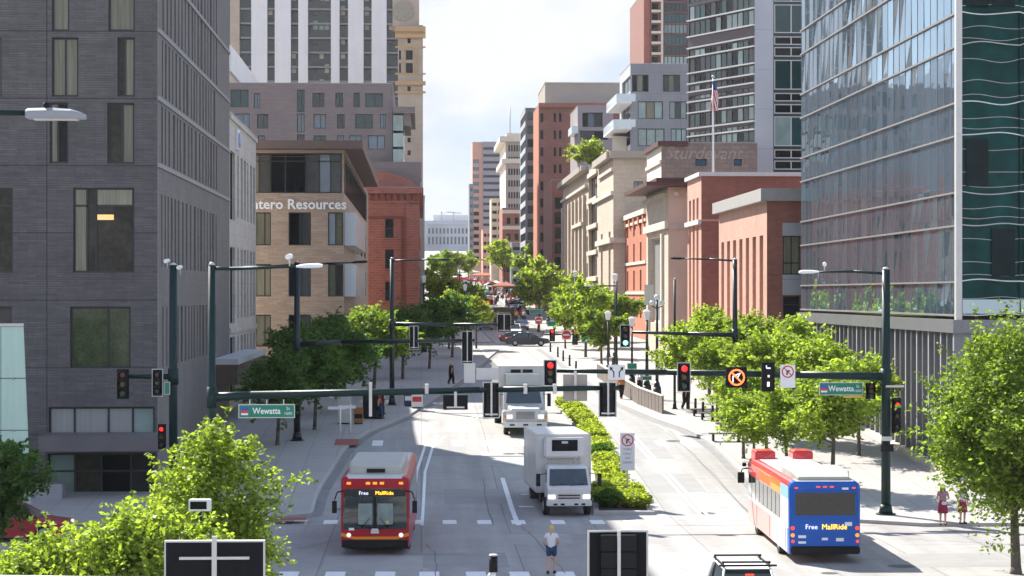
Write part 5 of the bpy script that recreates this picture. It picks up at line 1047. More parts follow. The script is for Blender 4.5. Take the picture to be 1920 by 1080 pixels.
Xp, Yp2 = XP(1362, 124), 124; r = thing('information_panel', 'grey upright information panel among the plaza trees', 'sign', (Xp, Yp2, gz(Yp2))); m = MB(); m.box(Xp, Xp+.7, Yp2, Yp2+.12, gz(Yp2)+.9, gz(Yp2)+3.0, mat('grey_panel', (.30, .30, .27), .6, noise=(2, .1))); m.build('panel', r); m = MB(); m.box(Xp+.03, Xp+.1, Yp2+.02, Yp2+.1, gz(Yp2)+.1, gz(Yp2)+.89, steel); m.box(Xp+.6, Xp+.67, Yp2+.02, Yp2+.1, gz(Yp2)+.1, gz(Yp2)+.89, steel); m.build('post', r)
# left pavement furniture
def box_px(name, lb, cat, px, py, w_, h, mts):
    P = GP(px, py); z_ = gz(P.y)+.15; r = thing(name, lb, cat, (P.x, P.y, z_)); m = MB(); m.box(P.x-w_/2, P.x+w_/2, P.y, P.y+w_*.8, z_+.08, z_+h, mts[0]); m.build('body', r, .03); m = MB(); m.box(P.x-w_*.4, P.x+w_*.4, P.y-.02, P.y-.004, z_+h*.35, z_+h*.62, mts[1]); m.build('front_panel', r)
    m = MB(); m.box(P.x-w_*.45, P.x+w_*.45, P.y+.05, P.y+w_*.7, z_, z_+.08, blk); m.build('foot', r)
box_px('newspaper_box', 'white newspaper box with red band on the left kerb', 'newspaper box', 782, 770, .75, 1.25, (white, signred)); box_px('newspaper_box', 'dark blue newspaper box next to the white one', 'newspaper box', 766, 766, .6, 1.1, (mat('navy', (.02, .03, .12), .5), white))
box_px('litter_bin', 'orange brown litter bin on the left pavement', 'bin', 672, 800, .55, 1.0, (mat('rust', (.30, .12, .03), .6), blk)); box_px('utility_cabinet', 'black utility cabinet under the shaded left trees', 'cabinet', 700, 790, 1.3, 1.6, (blk, boxblk))
box_px('ticket_kiosk', 'light grey pavement kiosk by the left trees', 'kiosk', 645, 800, .8, 1.7, (pgal, alum))
for i, (px, py) in enumerate(((638, 820), (657, 818))):
    P = GP(px, py); r = thing('bus_stop_sign', ('left' if i == 0 else 'right')+' white bus stop post on the shaded left pavement', 'sign', (P.x, P.y, gz(P.y)), 'bus stop posts'); z_ = gz(P.y)+.15; m = MB(); m.tube((P.x, P.y, z_), (P.x, P.y, z_+1.7), .05, .05, white, 8); m.build('post', r); m = MB(); m.box(P.x-.7, P.x+.3, P.y-.02, P.y+.02, z_+1.45+.0*i, z_+1.62, white); m.build('panel', r)
Yk2 = 99.; X = XP(66, Yk2); m = MB(); m.box(X, XP(117, Yk2), Yk2, Yk2+.9, .1, ZP(908, X, Yk2), mat('cabinet_grey', (.30, .30, .31), .6, noise=(2, .1))); tag(m.build('utility_cabinet', bevel=.03), 'large pale grey utility cabinet against the hotel base', 'cabinet')
P = PP(375, 947, 62.); r = thing('speed_display', 'small white roadside display box poking out of the tree', 'sign', P); m = MB(); m.box(P.x-.32, P.x+.32, 61.9, 62.2, P.z-.17, P.z+.17, white); m.build('housing', r, .02); m = MB(); m.box(P.x-.27, P.x+.2, 61.88, 61.895, P.z-.11, P.z+.11, glassd); m.build('screen', r); m = MB(); m.tube((P.x, 62.1, -.1), (P.x, 62.1, P.z-.17), .05, .05, greenpole, 8); m.build('post', r)
# pale glass wall left
Yg2 = 88.; r = thing('glass_screen_wall', 'tall pale green glass screen wall at the left edge', 'glass wall', (XP(0, Yg2), Yg2, 0)); pg = mat('pale_green_panel', (.42, .60, .50), .2, spec=.6, noise=(.6, .08), streak=(5, 5, .2, .08))
zt = ZP(612, XP(0, Yg2), Yg2)
for j in range(3):
    for k in range(4):
        m = MB(); z_ = k*zt/4; f = lambda zz: XP(44, Yg2)+(.35*(1-zz/zt)); xs_ = [-4.2, -2.35, -.9]; 
        a0, a1 = ((XP(44, Yg2)+xs_[j+0] if j < 3 else 0), None); R0, R1 = (f(z_), f(z_+zt/4)) if j == 2 else (XP(44, Yg2)+xs_[j+1]-.03,)*2
        m.poly([(a0, Yg2, z_+.02), (R0, Yg2, z_+.02), (R1, Yg2, z_+zt/4-.02), (a0, Yg2, z_+zt/4-.02), (a0, Yg2+.05, z_+.02), (R0, Yg2+.05, z_+.02), (R1, Yg2+.05, z_+zt/4-.02), (a0, Yg2+.05, z_+zt/4-.02)], [(0, 1, 2, 3), (4, 7, 6, 5), (1, 5, 6, 2), (3, 2, 6, 7), (0, 3, 7, 4), (0, 4, 5, 1)], pg); m.build('glass_panel', r)
m = MB(); m.box(XP(44, Yg2)-4.2, XP(44, Yg2), Yg2-.05, Yg2+.1, zt, zt+.12, alum)
for k in range(1, 4):
    for x in (-3.6, -2.4, -1.6, -1.0, -.4): m.ball((XP(44, Yg2)+x, Yg2-.04, k*zt/4), .06, steel, 8)
m.build('top_rail', r)
# flag
Yl = 188.; X = XP(1337, Yl); zb3 = ZP(320, X, Yl); zt3 = ZP(146, X, Yl); r = thing('flagpole', 'tall white flagpole on the brick block roof', 'flagpole', (X, Yl, zb3)); m = MB(); m.tube((X, Yl, zb3-.9), (X, Yl, zt3), .12, .05, white, 10); m.build('pole', r); m = MB(); m.ball((X, Yl, zt3+.1), .14, alum, 10); m.build('finial', r)
m = MB(); fw_ = .80; z1_, z0_ = zt3-.3, ZP(208, X, Yl); fr_, fb_, fwh = mat('flag_red', (.55, .03, .06), .8), mat('flag_blue', (.03, .05, .22), .8), mat('flag_white', (.8, .78, .78), .8)
N1, N2 = 13, 16
def fp(i, j):
    t_, s_ = i/N1, j/N2; wd = fw_*(.25+.75*s_**.7); return (X+(-.35+.95*t_)*wd+.12*math.sin(6*t_+4*s_), Yl-.1-.22*math.sin(9*t_+2*s_), z1_+(z0_-z1_)*s_)
for i in range(N1):
    for j in range(N2): m.face([fp(i, j), fp(i+1, j), fp(i+1, j+1), fp(i, j+1)], fb_ if j < 5 else (fr_ if i % 2 == 0 else fwh), True)
tag(m.build('flag'), 'limp red, white and blue national flag on the rooftop flagpole', 'flag')
# ------------------------------------------------ vehicles (built facing -Y at the origin, then placed)
def rr(y, hw, z0, z1, r=.2, zr=None, tum=0, n=4):   # rounded body section seen along y
    zr = r if zr is None else zr; pts = [(-hw, y, z0), (hw, y, z0)]
    for k in range(n+1): a = math.pi/2*k/n; pts.append((hw-tum-r+r*math.cos(a), y, z1-zr+zr*math.sin(a)))
    for k in range(n+1): a = math.pi/2+math.pi/2*k/n; pts.append((-hw+tum+r+r*math.cos(a), y, z1-zr+zr*math.sin(a)))
    return pts
def wheel(root, x, y, r=.48, w_=.3, name='wheel'):
    m = MB(); m.tube((x-w_/2, y, r), (x+w_/2, y, r), r, r, rubber, 22); o = m.build(name, root, .02); s = 1 if x > 0 else -1
    m = MB(); m.tube((x+s*w_/2, y, r), (x+s*(w_/2+.01), y, r), r*.58, r*.5, steel, 14); m.build('rim', o); return o
busred = mat('bus_red', (.36, .005, .018), .35, spec=.3, coat=.15, noise=(1.5, .08)); busblue = mat('bus_blue', (.001, .088, .42), .35, spec=.3, coat=.12, noise=(1.5, .08)); amber = mat('bus_amber', (.75, .22, .01), .4); roofw = mat('bus_roof_white', (.50, .50, .48), .5, noise=(1.5, .08))
wsh = mat('windshield', (.02, .035, .035), .04, spec=.9, coat=.5, noise=(1.5, .6)); hl = mat('headlight', (.8, .8, .78), .15, emit=(1, .93, .8, .35)); mark_or = mat('marker_orange', (.8, .25, .02), .3, emit=(1, .3, .03, .5)); tl = mat('tail_red', (.55, .02, .01), .3, emit=(1, .06, .02, .6)); dsp = mat('display_amber', (1, .5, .02), .5, emit=(1, .5, .03, 1.3)); dspw = mat('display_white', (.8, .8, .9), .5, emit=(.8, .8, 1, .5))
sidegl = mat('bus_side_glass', (.03, .04, .03), .06, spec=.9, coat=.3, noise=(.8, .3)); plate_ = mat('number_plate', (.55, .6, .58), .5)
def bus_red():
    L_, hw, Hh = 12.0, 1.295, 2.98; r = thing('city_bus', 'red city bus driving toward the camera in the shaded left lane', 'bus')
    m = MB(); secs = [rr(0, hw-.1, .32, Hh-.1, .2), rr(.06, hw-.03, .30, Hh-.03, .22), rr(.3, hw, .3, Hh, .22), rr(L_-.1, hw, .3, Hh, .22), rr(L_, hw-.08, .35, Hh-.08, .2)]
    m.loft(secs, busred, smooth=False, segmat=lambda i, k: roofw if i == 6 else busred); m.build('body', r)
    m = MB(); f = -.012
    ws = [(-1.18, .98), (1.18, .98), (1.2, 1.4), (1.17, 2.35), (1.06, 2.5), (-1.06, 2.5), (-1.17, 2.35), (-1.2, 1.4)]
    m.poly([(x, f-.05*(1-abs(x)/1.3), z) for x, z in ws]+[(x, .05, z) for x, z in ws], [tuple(range(8)), tuple(range(15, 7, -1))]+[(i, (i+1) % 8, 8+(i+1) % 8, 8+i) for i in range(8)], wsh); ws_o = m.build('windshield', r)
    m = MB(); m.box(-1.14, 1.14, f-.075, f-.055, 2.22, 2.46, signblk); ds = m.build('destination_display', r)
    text('lettering', 'Free', ds, (-.42, f-.09, 2.34), .2, dspw, ext=.004); text('lettering', 'MallRide', ds, (.36, f-.09, 2.34), .2, dsp, ext=.004)
    m = MB(); m.box(-.05, .05, f-.08, f-.055, 1.02, 2.2, blk); 
    for s in (-1, 1): bar = [(s*.12, 1.0), (s*.75, 1.18)]; m.tube((bar[0][0], f-.1, bar[0][1]), (bar[1][0], f-.1, bar[1][1]), .02, .015, blk, 6); m.tube((s*.5, f-.09, 1.02), (s*.2, f-.1, 1.4), .015, .01, blk, 6)
    m.build('wiper', r)
    m = MB(); it = mat('interior_light', (.20, .25, .23), .5, noise=(3, .4)); m.box(-.62, -.1, f-.064, f-.058, 1.16, 1.95, it); m.box(.1, .68, f-.064, f-.058, 1.16, 1.95, it); m.box(.42, .52, f-.068, f-.065, 1.2, 1.3, mat('yellow_tag', (.7, .5, .05), .5)); m.build('interior_view', ws_o)
    m = MB(); m.box(-1.24, 1.24, -.07, .05, .28, .58, blk); m.build('bumper', r, .03)
    m = MB(); pts = [(-1.27, .86), (-1.27, .72), (-.8, .60), (.8, .60), (1.27, .72), (1.27, .86), (.8, .70), (-.8, .70)]
    m.face([(x, -.025, z) for x, z in (pts[0], pts[1], pts[2], pts[7])], amber); m.face([(x, -.025, z) for x, z in (pts[7], pts[2], pts[3], pts[6])], amber); m.face([(x, -.025, z) for x, z in (pts[6], pts[3], pts[4], pts[5])], amber); m.build('stripe', r)
    for s in (-1, 1):
        m = MB(); m.tube((s*.98, -.03, .76), (s*.98, -.06, .76), .085, .07, hl, 16); m.build('headlight', r)
        m = MB(); m.path([(s*1.15, -.02, 2.42), (s*1.4, -.25, 2.4), (s*1.5, -.3, 2.1)], [.03, .03, .025], blk, 6); m.box(s*1.5-.09, s*1.5+.09, -.36, -.26, 1.62, 2.08, blk); m.build('mirror', r, .02)
    m = MB()
    for x in (-.98, -.26, 0, .26, .98): m.box(x-.08, x+.08, -.005, .03, 2.66, 2.75, mark_or)
    m.build('marker_light', r)
    m = MB(); m.box(-.15, .15, -.04, -.015, .82, .94, plate_); m.box(-.14, .14, -.04, -.015, 1.0-.05, 1.03-.03, white); m.box(-.98, -.78, -.03, -.012, .99-.05, 1.05-.02, white); m.build('number_plate', r)
    m = MB(); m.loft([rr(.9, .95, Hh+.003, Hh+.28, .1), rr(1.5, 1.05, Hh+.003, Hh+.42, .12), rr(6.5, 1.05, Hh+.003, Hh+.42, .12), rr(6.9, .95, Hh+.003, Hh+.3, .1)], mat('roof_unit_cream', (.40, .39, .34), .5, noise=(2, .08))); m.box(-.35, .35, .86, .95, Hh+.05, Hh+.2, blk); m.build('roof_unit', r)
    for s in (-1, 1): m = MB(); m.box(*sorted((s*1.297, s*1.30)), .6, 11.2, 1.35, 2.45, sidegl); m.build('side_window', r)
    for s in (-1, 1):
        for y in (2.3, 8.7): wheel(r, s*1.13, y)
    return r
b1 = bus_red(); P = GP(703, 1041); b1.location = (P.x, P.y, 0); b1.rotation_euler = (0, 0, R(-1.2))
def bus_blue():                                   # rear toward the camera at y=0
    L_, hw, Hh = 12.0, 1.295, 3.0; r = thing('city_bus', 'blue backed city bus with colourful side seen from behind on the right', 'bus')
    pinkp = mat('bus_pale_pink', (.66, .38, .34), .4, noise=(.6, .1)); lav = mat('bus_lavender', (.55, .58, .70), .4, noise=(.6, .1)); brd = mat('bus_bright_red', (.62, .02, .02), .35, coat=.5); org = mat('bus_orange', (.75, .16, .03), .4, noise=(2, .1)); lbl = mat('bus_light_blue', (.25, .48, .62), .4); yel = mat('bus_yellow', (.70, .38, .05), .4)
    m = MB(); secs = [rr(0, hw-.06, .34, Hh-.1, .2), rr(.08, hw, .32, Hh-.02, .24), rr(.5, hw, .32, Hh, .24), rr(L_-.3, hw, .32, Hh, .24), rr(L_, hw-.1, .35, Hh-.15, .22)]
    m.loft(secs, busblue, segmat=lambda i, k: (busblue if k == 0 else roofw) if i == 6 else (busblue if k < 2 else brd if 2 <= i <= 10 else pinkp)); m.build('body', r)
    x = -hw-.006
    sp_ = MB()
    def sd(y0, y1, z0, z1, mt, t=.012): sp_.box(-hw-t, -hw-.002, y0, y1, z0, z1, mt); sp_.box(hw+.002, hw+t, y0, y1, z0, z1, mt)
    sd(.5, 4.5, .34, 1.25, lav); sd(4.5, 11.8, .34, 1.25, pinkp); sd(.3, 2.3, 2.3, 2.75, lbl); sd(2.3, 5.0, 2.35, 2.55, yel); sd(2.3, 5.0, 2.55, 2.8, org); sd(5.0, 8.5, 2.35, 2.72, org); sd(8.5, 11.9, 2.3, 2.74, brd); sd(.3, 2.3, 1.25, 2.3, mat('bus_white_side', (.7, .7, .72), .4)); sd(2.3, 11.8, 1.25, 1.4, mat('bus_white_side', (.7, .7, .72), .4)); sp_.build('side_panel', r)
    for k in range(8):
        y = 2.4+k*1.17
        for s in (-1, 1): wmb = MB(); wmb.box(*sorted((s*(hw+.014), s*(hw+.022))), y, y+1.02, 1.41, 2.29, sidegl); wmb.build('side_window', r)
    m = MB(); m.box(-1.12, 1.12, -.03, .02, 1.72, 2.6, mat('rear_window_dark', (.02, .018, .016), .12, noise=(1.5, .5), spec=.7)); m.build('rear_window', r, .04)
    gm = MB(); gm.box(-1.17, 1.17, -.018, .01, 1.67, 2.65, busblue); gm.build('window_surround', r, .05)
    m = MB(); m.box(-1.27, 1.27, -.12, .06, .34, .62, blk); m.build('bumper', r, .05)
    g_ = text('lettering', 'Free', r, (-.50, -.03, 1.32), .25, dspw, ext=.004); text('lettering', 'MallRide', r, (.34, -.03, 1.32), .27, dsp, ext=.004)
    for s in (-1, 1):
        for z_, mt in ((1.28, tl), (1.02, mark_or), (.8, tl)): m = MB(); m.tube((s*1.18, .0, z_), (s*1.18, -.035, z_), .075 if z_ > .9 else .05, .06, mt, 14); m.build('tail_light', r)
        m = MB(); m.box(s*1.05-.06, s*1.05+.06, -.005, .05, 2.72, 2.77, tl); m.build('marker_light', r)
        m = MB(); m.path([(s*1.2, 11.9, 2.5), (s*1.5, 12.2, 2.45), (s*1.55, 12.25, 2.3)], [.03, .03, .03], blk, 6); m.box(s*1.55-.14, s*1.55+.14, 12.2, 12.32, 1.85, 2.3, blk); m.box(s*1.42-.08, s*1.42+.08, 12.15, 12.27, 2.55, 2.7, blk); m.build('mirror', r, .02)
    m = MB()
    for x_ in (-.25, 0, .25): m.box(x_-.07, x_+.07, -.01, .05, 2.76, 2.81, tl)
    m.build('marker_light', r)
    m = MB(); [m.box(a, c, -.03, -.003, z_, z2, white) for a, c, z_, z2 in ((-.98, -.7, .92, 1.02), (-.98, -.7, .72, .8), (-.12, .1, .84, .93), (.4, .68, .80, .92), (.72, .98, 1.36, 1.5), (.62, .85, 2.68, 2.76))]; m.build('notice_plate', r)
    m = MB(); m.loft([rr(.35, .95, Hh+.002, Hh+.12, .05), rr(1.2, 1.08, Hh+.002, Hh+.3, .08), rr(3.6, 1.08, Hh+.002, Hh+.3, .08)], mat('roof_unit_cream', (.40, .39, .34), .5, noise=(2, .08))); m.build('roof_unit', r)
    m = MB()
    for s in (-1, 1): m.loft([rr(10.2, .05, Hh, Hh+.12, .02), rr(10.4, .42, Hh, Hh+.34, .12), rr(11.6, .42, Hh-.05, Hh+.34, .12), rr(11.9, .3, Hh-.25, Hh+.1, .1)], brd)
    hv = [(p[0]-.78, p[1], p[2]) if i < len(m.v)//2 else (p[0]+.78, p[1], p[2]) for i, p in enumerate(m.v)]; m.v = hv; m.build('roof_fairing', r)
    for s in (-1, 1):
        for y in (3.0, 9.3): wheel(r, s*1.14, y)
    for y in (.95, 2.9, 5.2, 9.0): m = MB(); m.box(-hw-.018, -hw-.004, y, y+.06, .4, 1.2, blk); m.build('panel_seam', r)
    return r
b2 = bus_blue(); P = GP(1547, 1056); b2.location = (P.x, P.y, 0); b2.rotation_euler = (0, 0, R(-1.5))
def truck(name, label, hood, Wd=2.44, L_=6.4, Hb=3.35, mbody=None, reefer=True):
    white = mat('truck_white', (.60, .59, .56), .4, noise=((.8, .08), (6, .05)), coat=.2)
    mbody = white; r = thing(name, label, 'truck'); cabL = 1.75 if not hood else 2.6; bx = cabL+.35; hw = Wd/2
    m = MB(); m.box(-hw, hw, bx, bx+L_, .95, Hb, mbody); m.build('cargo_box', r, .03)
    m = MB(); e = .012
    for s in (-1, 1):
        x0 = s*hw
        for k in range(9): y = bx+.05+k*(L_-.1)/8; m.box(min(x0, x0+s*e)-.0, max(x0, x0+s*e), y-.02, y+.02, 1.0, Hb-.06, alum)
        m.box(x0-.04, x0+.03, bx-.02, bx+.03, .93, Hb+.01, alum)
    m.box(-hw, hw, bx-.02, bx-.003, Hb-.08, Hb+.01, alum); m.box(-hw-.02, hw+.02, bx, bx+L_, .88, .96, alum); m.build('trim', r)
    if reefer:
        m = MB(); m.box(-.92, .92, bx-.5, bx-.022, Hb-1.02 if not hood else Hb-.85, Hb-.12, white); ru = m.build('refrigeration_unit', r, .08)
        m = MB(); m.box(-.58, .58, bx-.515, bx-.505, Hb-.72, Hb-.22, boxblk); m.box(-.14, .14, bx-.525, bx-.518, Hb-.38, Hb-.28, pgal); m.build('grille', ru)
        m = MB(); [m.box(x-.03, x+.03, bx-.06, bx-.022, 2.1, Hb-1.05, steel) for x in (-.8, -.45, .5, .75)]; m.box(-.95, .95, bx-.08, bx-.03, 1.9, 2.0, alum); m.build('brackets', r)
    if not hood:
        cw = .98
        secs = []
        for y, w_, z0, z1, rr_2 in ((.0, cw-.03, .62, 1.22, .05), (.16, cw, .6, 1.36, .05), (.55, cw-.06, .6, 2.12, .12), (.75, cw-.08, .6, 2.2, .14), (cabL, cw-.08, .6, 2.2, .14)): secs.append(rr(y, w_, z0, z1, rr_2, tum=0))
        m = MB(); m.loft(secs, mbody); m.build('cab', r, .015)
        m = MB(); q = [(-.86, .17, 1.36), (.86, .17, 1.36), (.80, .52, 2.06), (-.80, .52, 2.06)]; n = Vector((0, -.9, .45)).normalized()*.02; fr_ = [Vector(p)+n for p in q]; m.face(fr_, wsh); m.face([fr_[0], fr_[3], Vector(q[3]), Vector(q[0])], blk); m.face([fr_[1], Vector(q[1]), Vector(q[2]), fr_[2]], blk); m.face([fr_[2], Vector(q[2]), Vector(q[3]), fr_[3]], blk); w1 = m.build('windshield', r)
        m = MB(); m.tube(fr_[0]+Vector((.1, -.03, .0)), fr_[0]+Vector((.75, -.02, .08)), .015, .01, blk, 5); m.tube(fr_[0]+Vector((.95, -.03, .0)), fr_[0]+Vector((1.55, -.02, .08)), .015, .01, blk, 5); m.build('wiper', w1)
        for s in (-1, 1): m = MB(); m.box(*sorted((s*(cw-.085), s*(cw-.072))), .8, 1.5, 1.4, 2.0, sidegl); m.build('side_window', r)
        m = MB(); [m.box(-.48, .48, -.03, .0, z_, z_+.045, steel if i % 2 else blk) for i, z_ in enumerate((.80, .86, .92, .98))]; m.build('grille', r)
        m = MB(); m.box(-1.0, 1.0, -.12, .1, .48, .72, mat('bumper_white', (.60, .60, .58), .5, noise=(3, .08))); m.build('bumper', r, .03)
        for x in (-.62, -.3, .3, .62): m = MB(); m.box(x-.09, x+.09, -.125, -.115, .52, .6, blk); m.build('bumper_vent', r)
        for s in (-1, 1): m = MB(); m.box(s*.77-.17, s*.77+.17, -.03, .08, .78, .98, hl if True else white); m.build('headlight', r, .02)
        wx, fy, wr = .92, .95, .4
        for s in (-1, 1): m = MB(); m.tube((s*.95, .3, 1.9), (s*1.32, .1, 1.85), .02, .02, blk, 6); m.box(s*1.36-.09, s*1.36+.09, .02, .12, 1.35, 1.9, blk); m.build('mirror', r, .02)
    else:
        cw = 1.15
        m = MB(); m.loft([rr(.0, .62, .7, 1.45, .1), rr(.1, .82, .62, 1.55, .12), rr(1.2, .95, .6, 1.72, .15), rr(1.25, cw-.1, .6, 1.74, .12)], mbody); m.build('hood', r, .01)
        m = MB(); m.loft([rr(1.26, cw, .6, 1.75, .1), rr(1.55, cw-.05, .6, 2.5, .16), rr(cabL, cw-.05, .6, 2.55, .16)], mbody); m.build('cab', r, .015)
        m = MB(); q = [(-1.0, 1.24, 1.78), (1.0, 1.24, 1.78), (.92, 1.5, 2.42), (-.92, 1.5, 2.42)]; m.face([Vector(p)+Vector((0, -.02, .01)) for p in q], wsh); m.build('windshield', r)
        m = MB(); m.box(-.55, .55, -.03, 0, .95, 1.42, steel); [m.box(-.5, .5, -.04, -.031, z_, z_+.03, blk) for z_ in (1.0, 1.07, 1.14, 1.21, 1.28, 1.35)]; m.build('grille', r)
        m = MB(); m.box(-1.2, 1.2, -.25, .0, .5, .82, mat('bumper_silver', (.6, .6, .58), .35, .4, noise=(3, .08))); [m.box(x-.14, x+.14, -.262, -.252, .6, .7, blk) for x in (-.75, 0, .75)]; m.build('bumper', r, .02)
        for s in (-1, 1):
            m = MB(); m.loft([rr(.02, .14, .85, 1.3, .08), rr(.15, .3, .7, 1.42, .12), rr(1.2, .3, .62, 1.42, .12)], mbody); m.v = [(p[0]+s*.95, p[1], p[2]) for p in m.v]; m.build('fender', r)
            m = MB(); m.box(s*.88-.16, s*.88+.16, -.02, .1, .98, 1.22, hl); m.build('headlight', r, .02); m = MB(); m.box(s*1.1-.05, s*1.1+.05, 0, .12, 1.0, 1.18, amber); m.build('turn_light', r)
            m = MB(); m.tube((s*1.1, 1.4, 2.3), (s*1.4, 1.3, 2.3), .02, .02, blk, 6); m.box(s*1.42-.1, s*1.42+.1, 1.22, 1.32, 1.6, 2.35, blk); m.build('mirror', r, .02)
        wx, fy, wr = 1.02, .9, .5
    m = MB(); m.box(-.42, -.3, .3, bx+L_-.2, .55, .8, blk); m.box(.3, .42, .3, bx+L_-.2, .55, .8, blk); m.box(-1, -.6, bx+.3, bx+1.4, .4, .85, blk); m.build('chassis', r)
    for s in (-1, 1): wheel(r, s*wx, fy, wr, .26); wheel(r, s*(wx-.05), bx+L_-1.6, wr, .5)
    return r
t1 = truck('box_truck', 'white refrigerated box truck with flat cab waiting beside the planted median', False, Hb=3.5, L_=5.6); P = GP(1065, 969); t1.location = (P.x+.05, P.y, gz(P.y)); t1.rotation_euler = (0, 0, R(3.0))
t2 = truck('box_truck', 'white box truck with long hood driving behind the median shrubs', True, Wd=2.6, Hb=3.85, L_=7, reefer=False); P = GP(985, 817); t2.location = (P.x, P.y, gz(P.y)+.0); t2.rotation_euler = (R(1.5), 0, R(1.5)); t2.scale = (1.04, 1, 1)
m = MB(); zt_ = 3.85; m.box(-.62, -.06, 2.9, 2.94, zt_-.38, zt_-.2, blk); m.box(.06, .62, 2.9, 2.94, zt_-.38, zt_-.2, blk); m.box(-.95, .95, 2.3, 2.93, zt_-1.1, zt_-.42, roofw)
o = m.build('front_vents', None); o.parent = t2
def car(label, paint_, kind='sedan', cat='car', name='parked_car'):
    r = thing(name, label, cat); L_, hw = (4.75, .9); suv = kind == 'suv'; top = 1.72 if suv else 1.44
    prof = [(0, .55, .62, -.1), (.12, .3, .78, -.03), (1.1, .22, .93 if not suv else 1.05, 0), (1.5, .2, .96 if not suv else 1.1, 0), (3.9, .2, 1.0 if not suv else 1.1, 0), (4.6, .28, .98 if not suv else 1.08, -.03), (4.75, .5, .8, -.1)]
    m = MB(); m.loft([rr(y, hw+d, z0, z1, .12) for y, z0, z1, d in prof], paint_); m.build('body', r, .0)
    gy = [(1.15, .96), (1.95, top-.04), (2.3, top), (3.35 if not suv else 4.1, top-.02), (4.15 if not suv else 4.6, 1.0)]
    m = MB(); rings = []
    for y, z in gy: w_ = hw-.06-.16*max(0, (z-.95))/(top-.95); rings.append([(-hw+.05, y, .9), (hw-.05, y, .9), (w_, y, max(z, .92)), (-w_, y, max(z, .92))])
    m.loft(rings, sidegl, segmat=lambda i, k: paint_ if (i == 2 and k in (1, 2)) else sidegl); ca = m.build('cabin', r, .01)
    for s in (-1, 1):
        m = MB(); pl_ = [rings[k][2 if s > 0 else 3] for k in range(5)]; m.path(pl_, [.035]*5, paint_, 6); m.build('window_frame', r)
        a, b_ = rings[2][2 if s > 0 else 3], rings[2][1 if s > 0 else 0]; m = MB(); m.tube(a, b_, .04, .04, blk, 6); m.build('pillar', r)
    for s in (-1, 1):
        wheel(r, s*.8, .95, .34, .22); wheel(r, s*.8, 3.75, .34, .22)
        m = MB(); m.box(s*.66-.17, s*.66+.17, -.0, .2, .6, .74, hl if kind != 'x' else white); m.build('headlight', r, .02); m = MB(); m.box(s*.68-.16, s*.68+.16, 4.6, 4.76, .78, .95, tl); m.build('tail_light', r, .02)
        m = MB(); m.box(s*.98-.1, s*.98+.1, 1.6, 1.72, 1.0, 1.13, paint_); m.build('mirror', r, .03)
    m = MB(); m.box(-.5, .5, -.02, .03, .4, .55, blk); m.build('grille', r)
    if suv:
        m = MB(); [m.box(-.72, .72, y, y+.06, top+.14, top+.19, blk) for y in (2.2, 3.9)]; [m.box(s*.68-.02, s*.68+.02, 1.9, 4.2, top+.06, top+.1, blk) for s in (-1, 1)]; [m.box(s*.68-.02, s*.68+.02, y, y+.05, top-.02, top+.14, blk) for s in (-1, 1) for y in (2.2, 3.9)]; m.build('roof_rack', r)
    return r
sv = car('white sport utility car with roof rack driving away at the bottom edge', white, 'suv', name='car'); X = XP(1401, 61.9); sv.location = (X+.1, 61.9+4.75, 0); sv.rotation_euler = (0, 0, R(180))
m = MB(); m.box(-.85, .85, 4.2, 4.3, 1.80, 1.85, blk); m.box(-.12, .12, 4.55, 4.62, 1.56, 1.62, tl); o = m.build('roof_bar'); o.parent = sv
carred = mat('car_red', (.35, .01, .025), .3, coat=.6); rc = car('dark red car half hidden by the left corner trees', carred, name='car'); rc.location = (XP(45, 86)-2.2, 86, 0); rc.rotation_euler = (0, 0, R(90)); rc.location.x = XP(133, 86); rc.rotation_euler = (0, 0, R(-90)); rc.location.x = XP(133, 86)-4.75
rc.rotation_euler = (0, 0, R(90)); rc.location.x = XP(133, 86)
dk = mat('car_dark', (.02, .025, .035), .3, coat=.6); dc = car('dark sedan crossing the street in the distance', dk, name='car'); dc.rotation_euler = (0, 0, R(90)); dc.location = (XP(1030, 231), 231, gz(231))
d2 = dup(dc, 'dark sedan close behind the crossing sedan', (XP(1016, 238), 238, gz(238)))
cw_ = car('white van like car in the distance above the crossing', white, 'suv', name='car'); cw_.location = (XP(965, 262), 262, gz(262)); 
cars = [car('x', mat('car_silver', (.4, .41, .42), .3, .5, coat=.5), name='car'), car('x', carred, name='car')]
cols = {0: 'silver', 1: 'red'}
spots = [(912, 300, 0), (952, 330, 1), (980, 300, 0), (930, 400, 1), (885, 420, 0), (900, 350, 0), (918, 470, 1), (940, 520, 0), (868, 520, 1), (965, 420, 0)]
for i, (px, Y, k) in enumerate(spots):
    lb = 'small %s car in the distant traffic, %s in from the crossing' % (cols[k], rowword[i])
    X = XP(px, Y)
    if i < 2: cars[k].location = (X, Y, gz(Y)); cars[k]['label'] = lb; cars[k]['group'] = 'cars in the distant traffic'
    else: dup(cars[k], lb, (X, Y, gz(Y)))
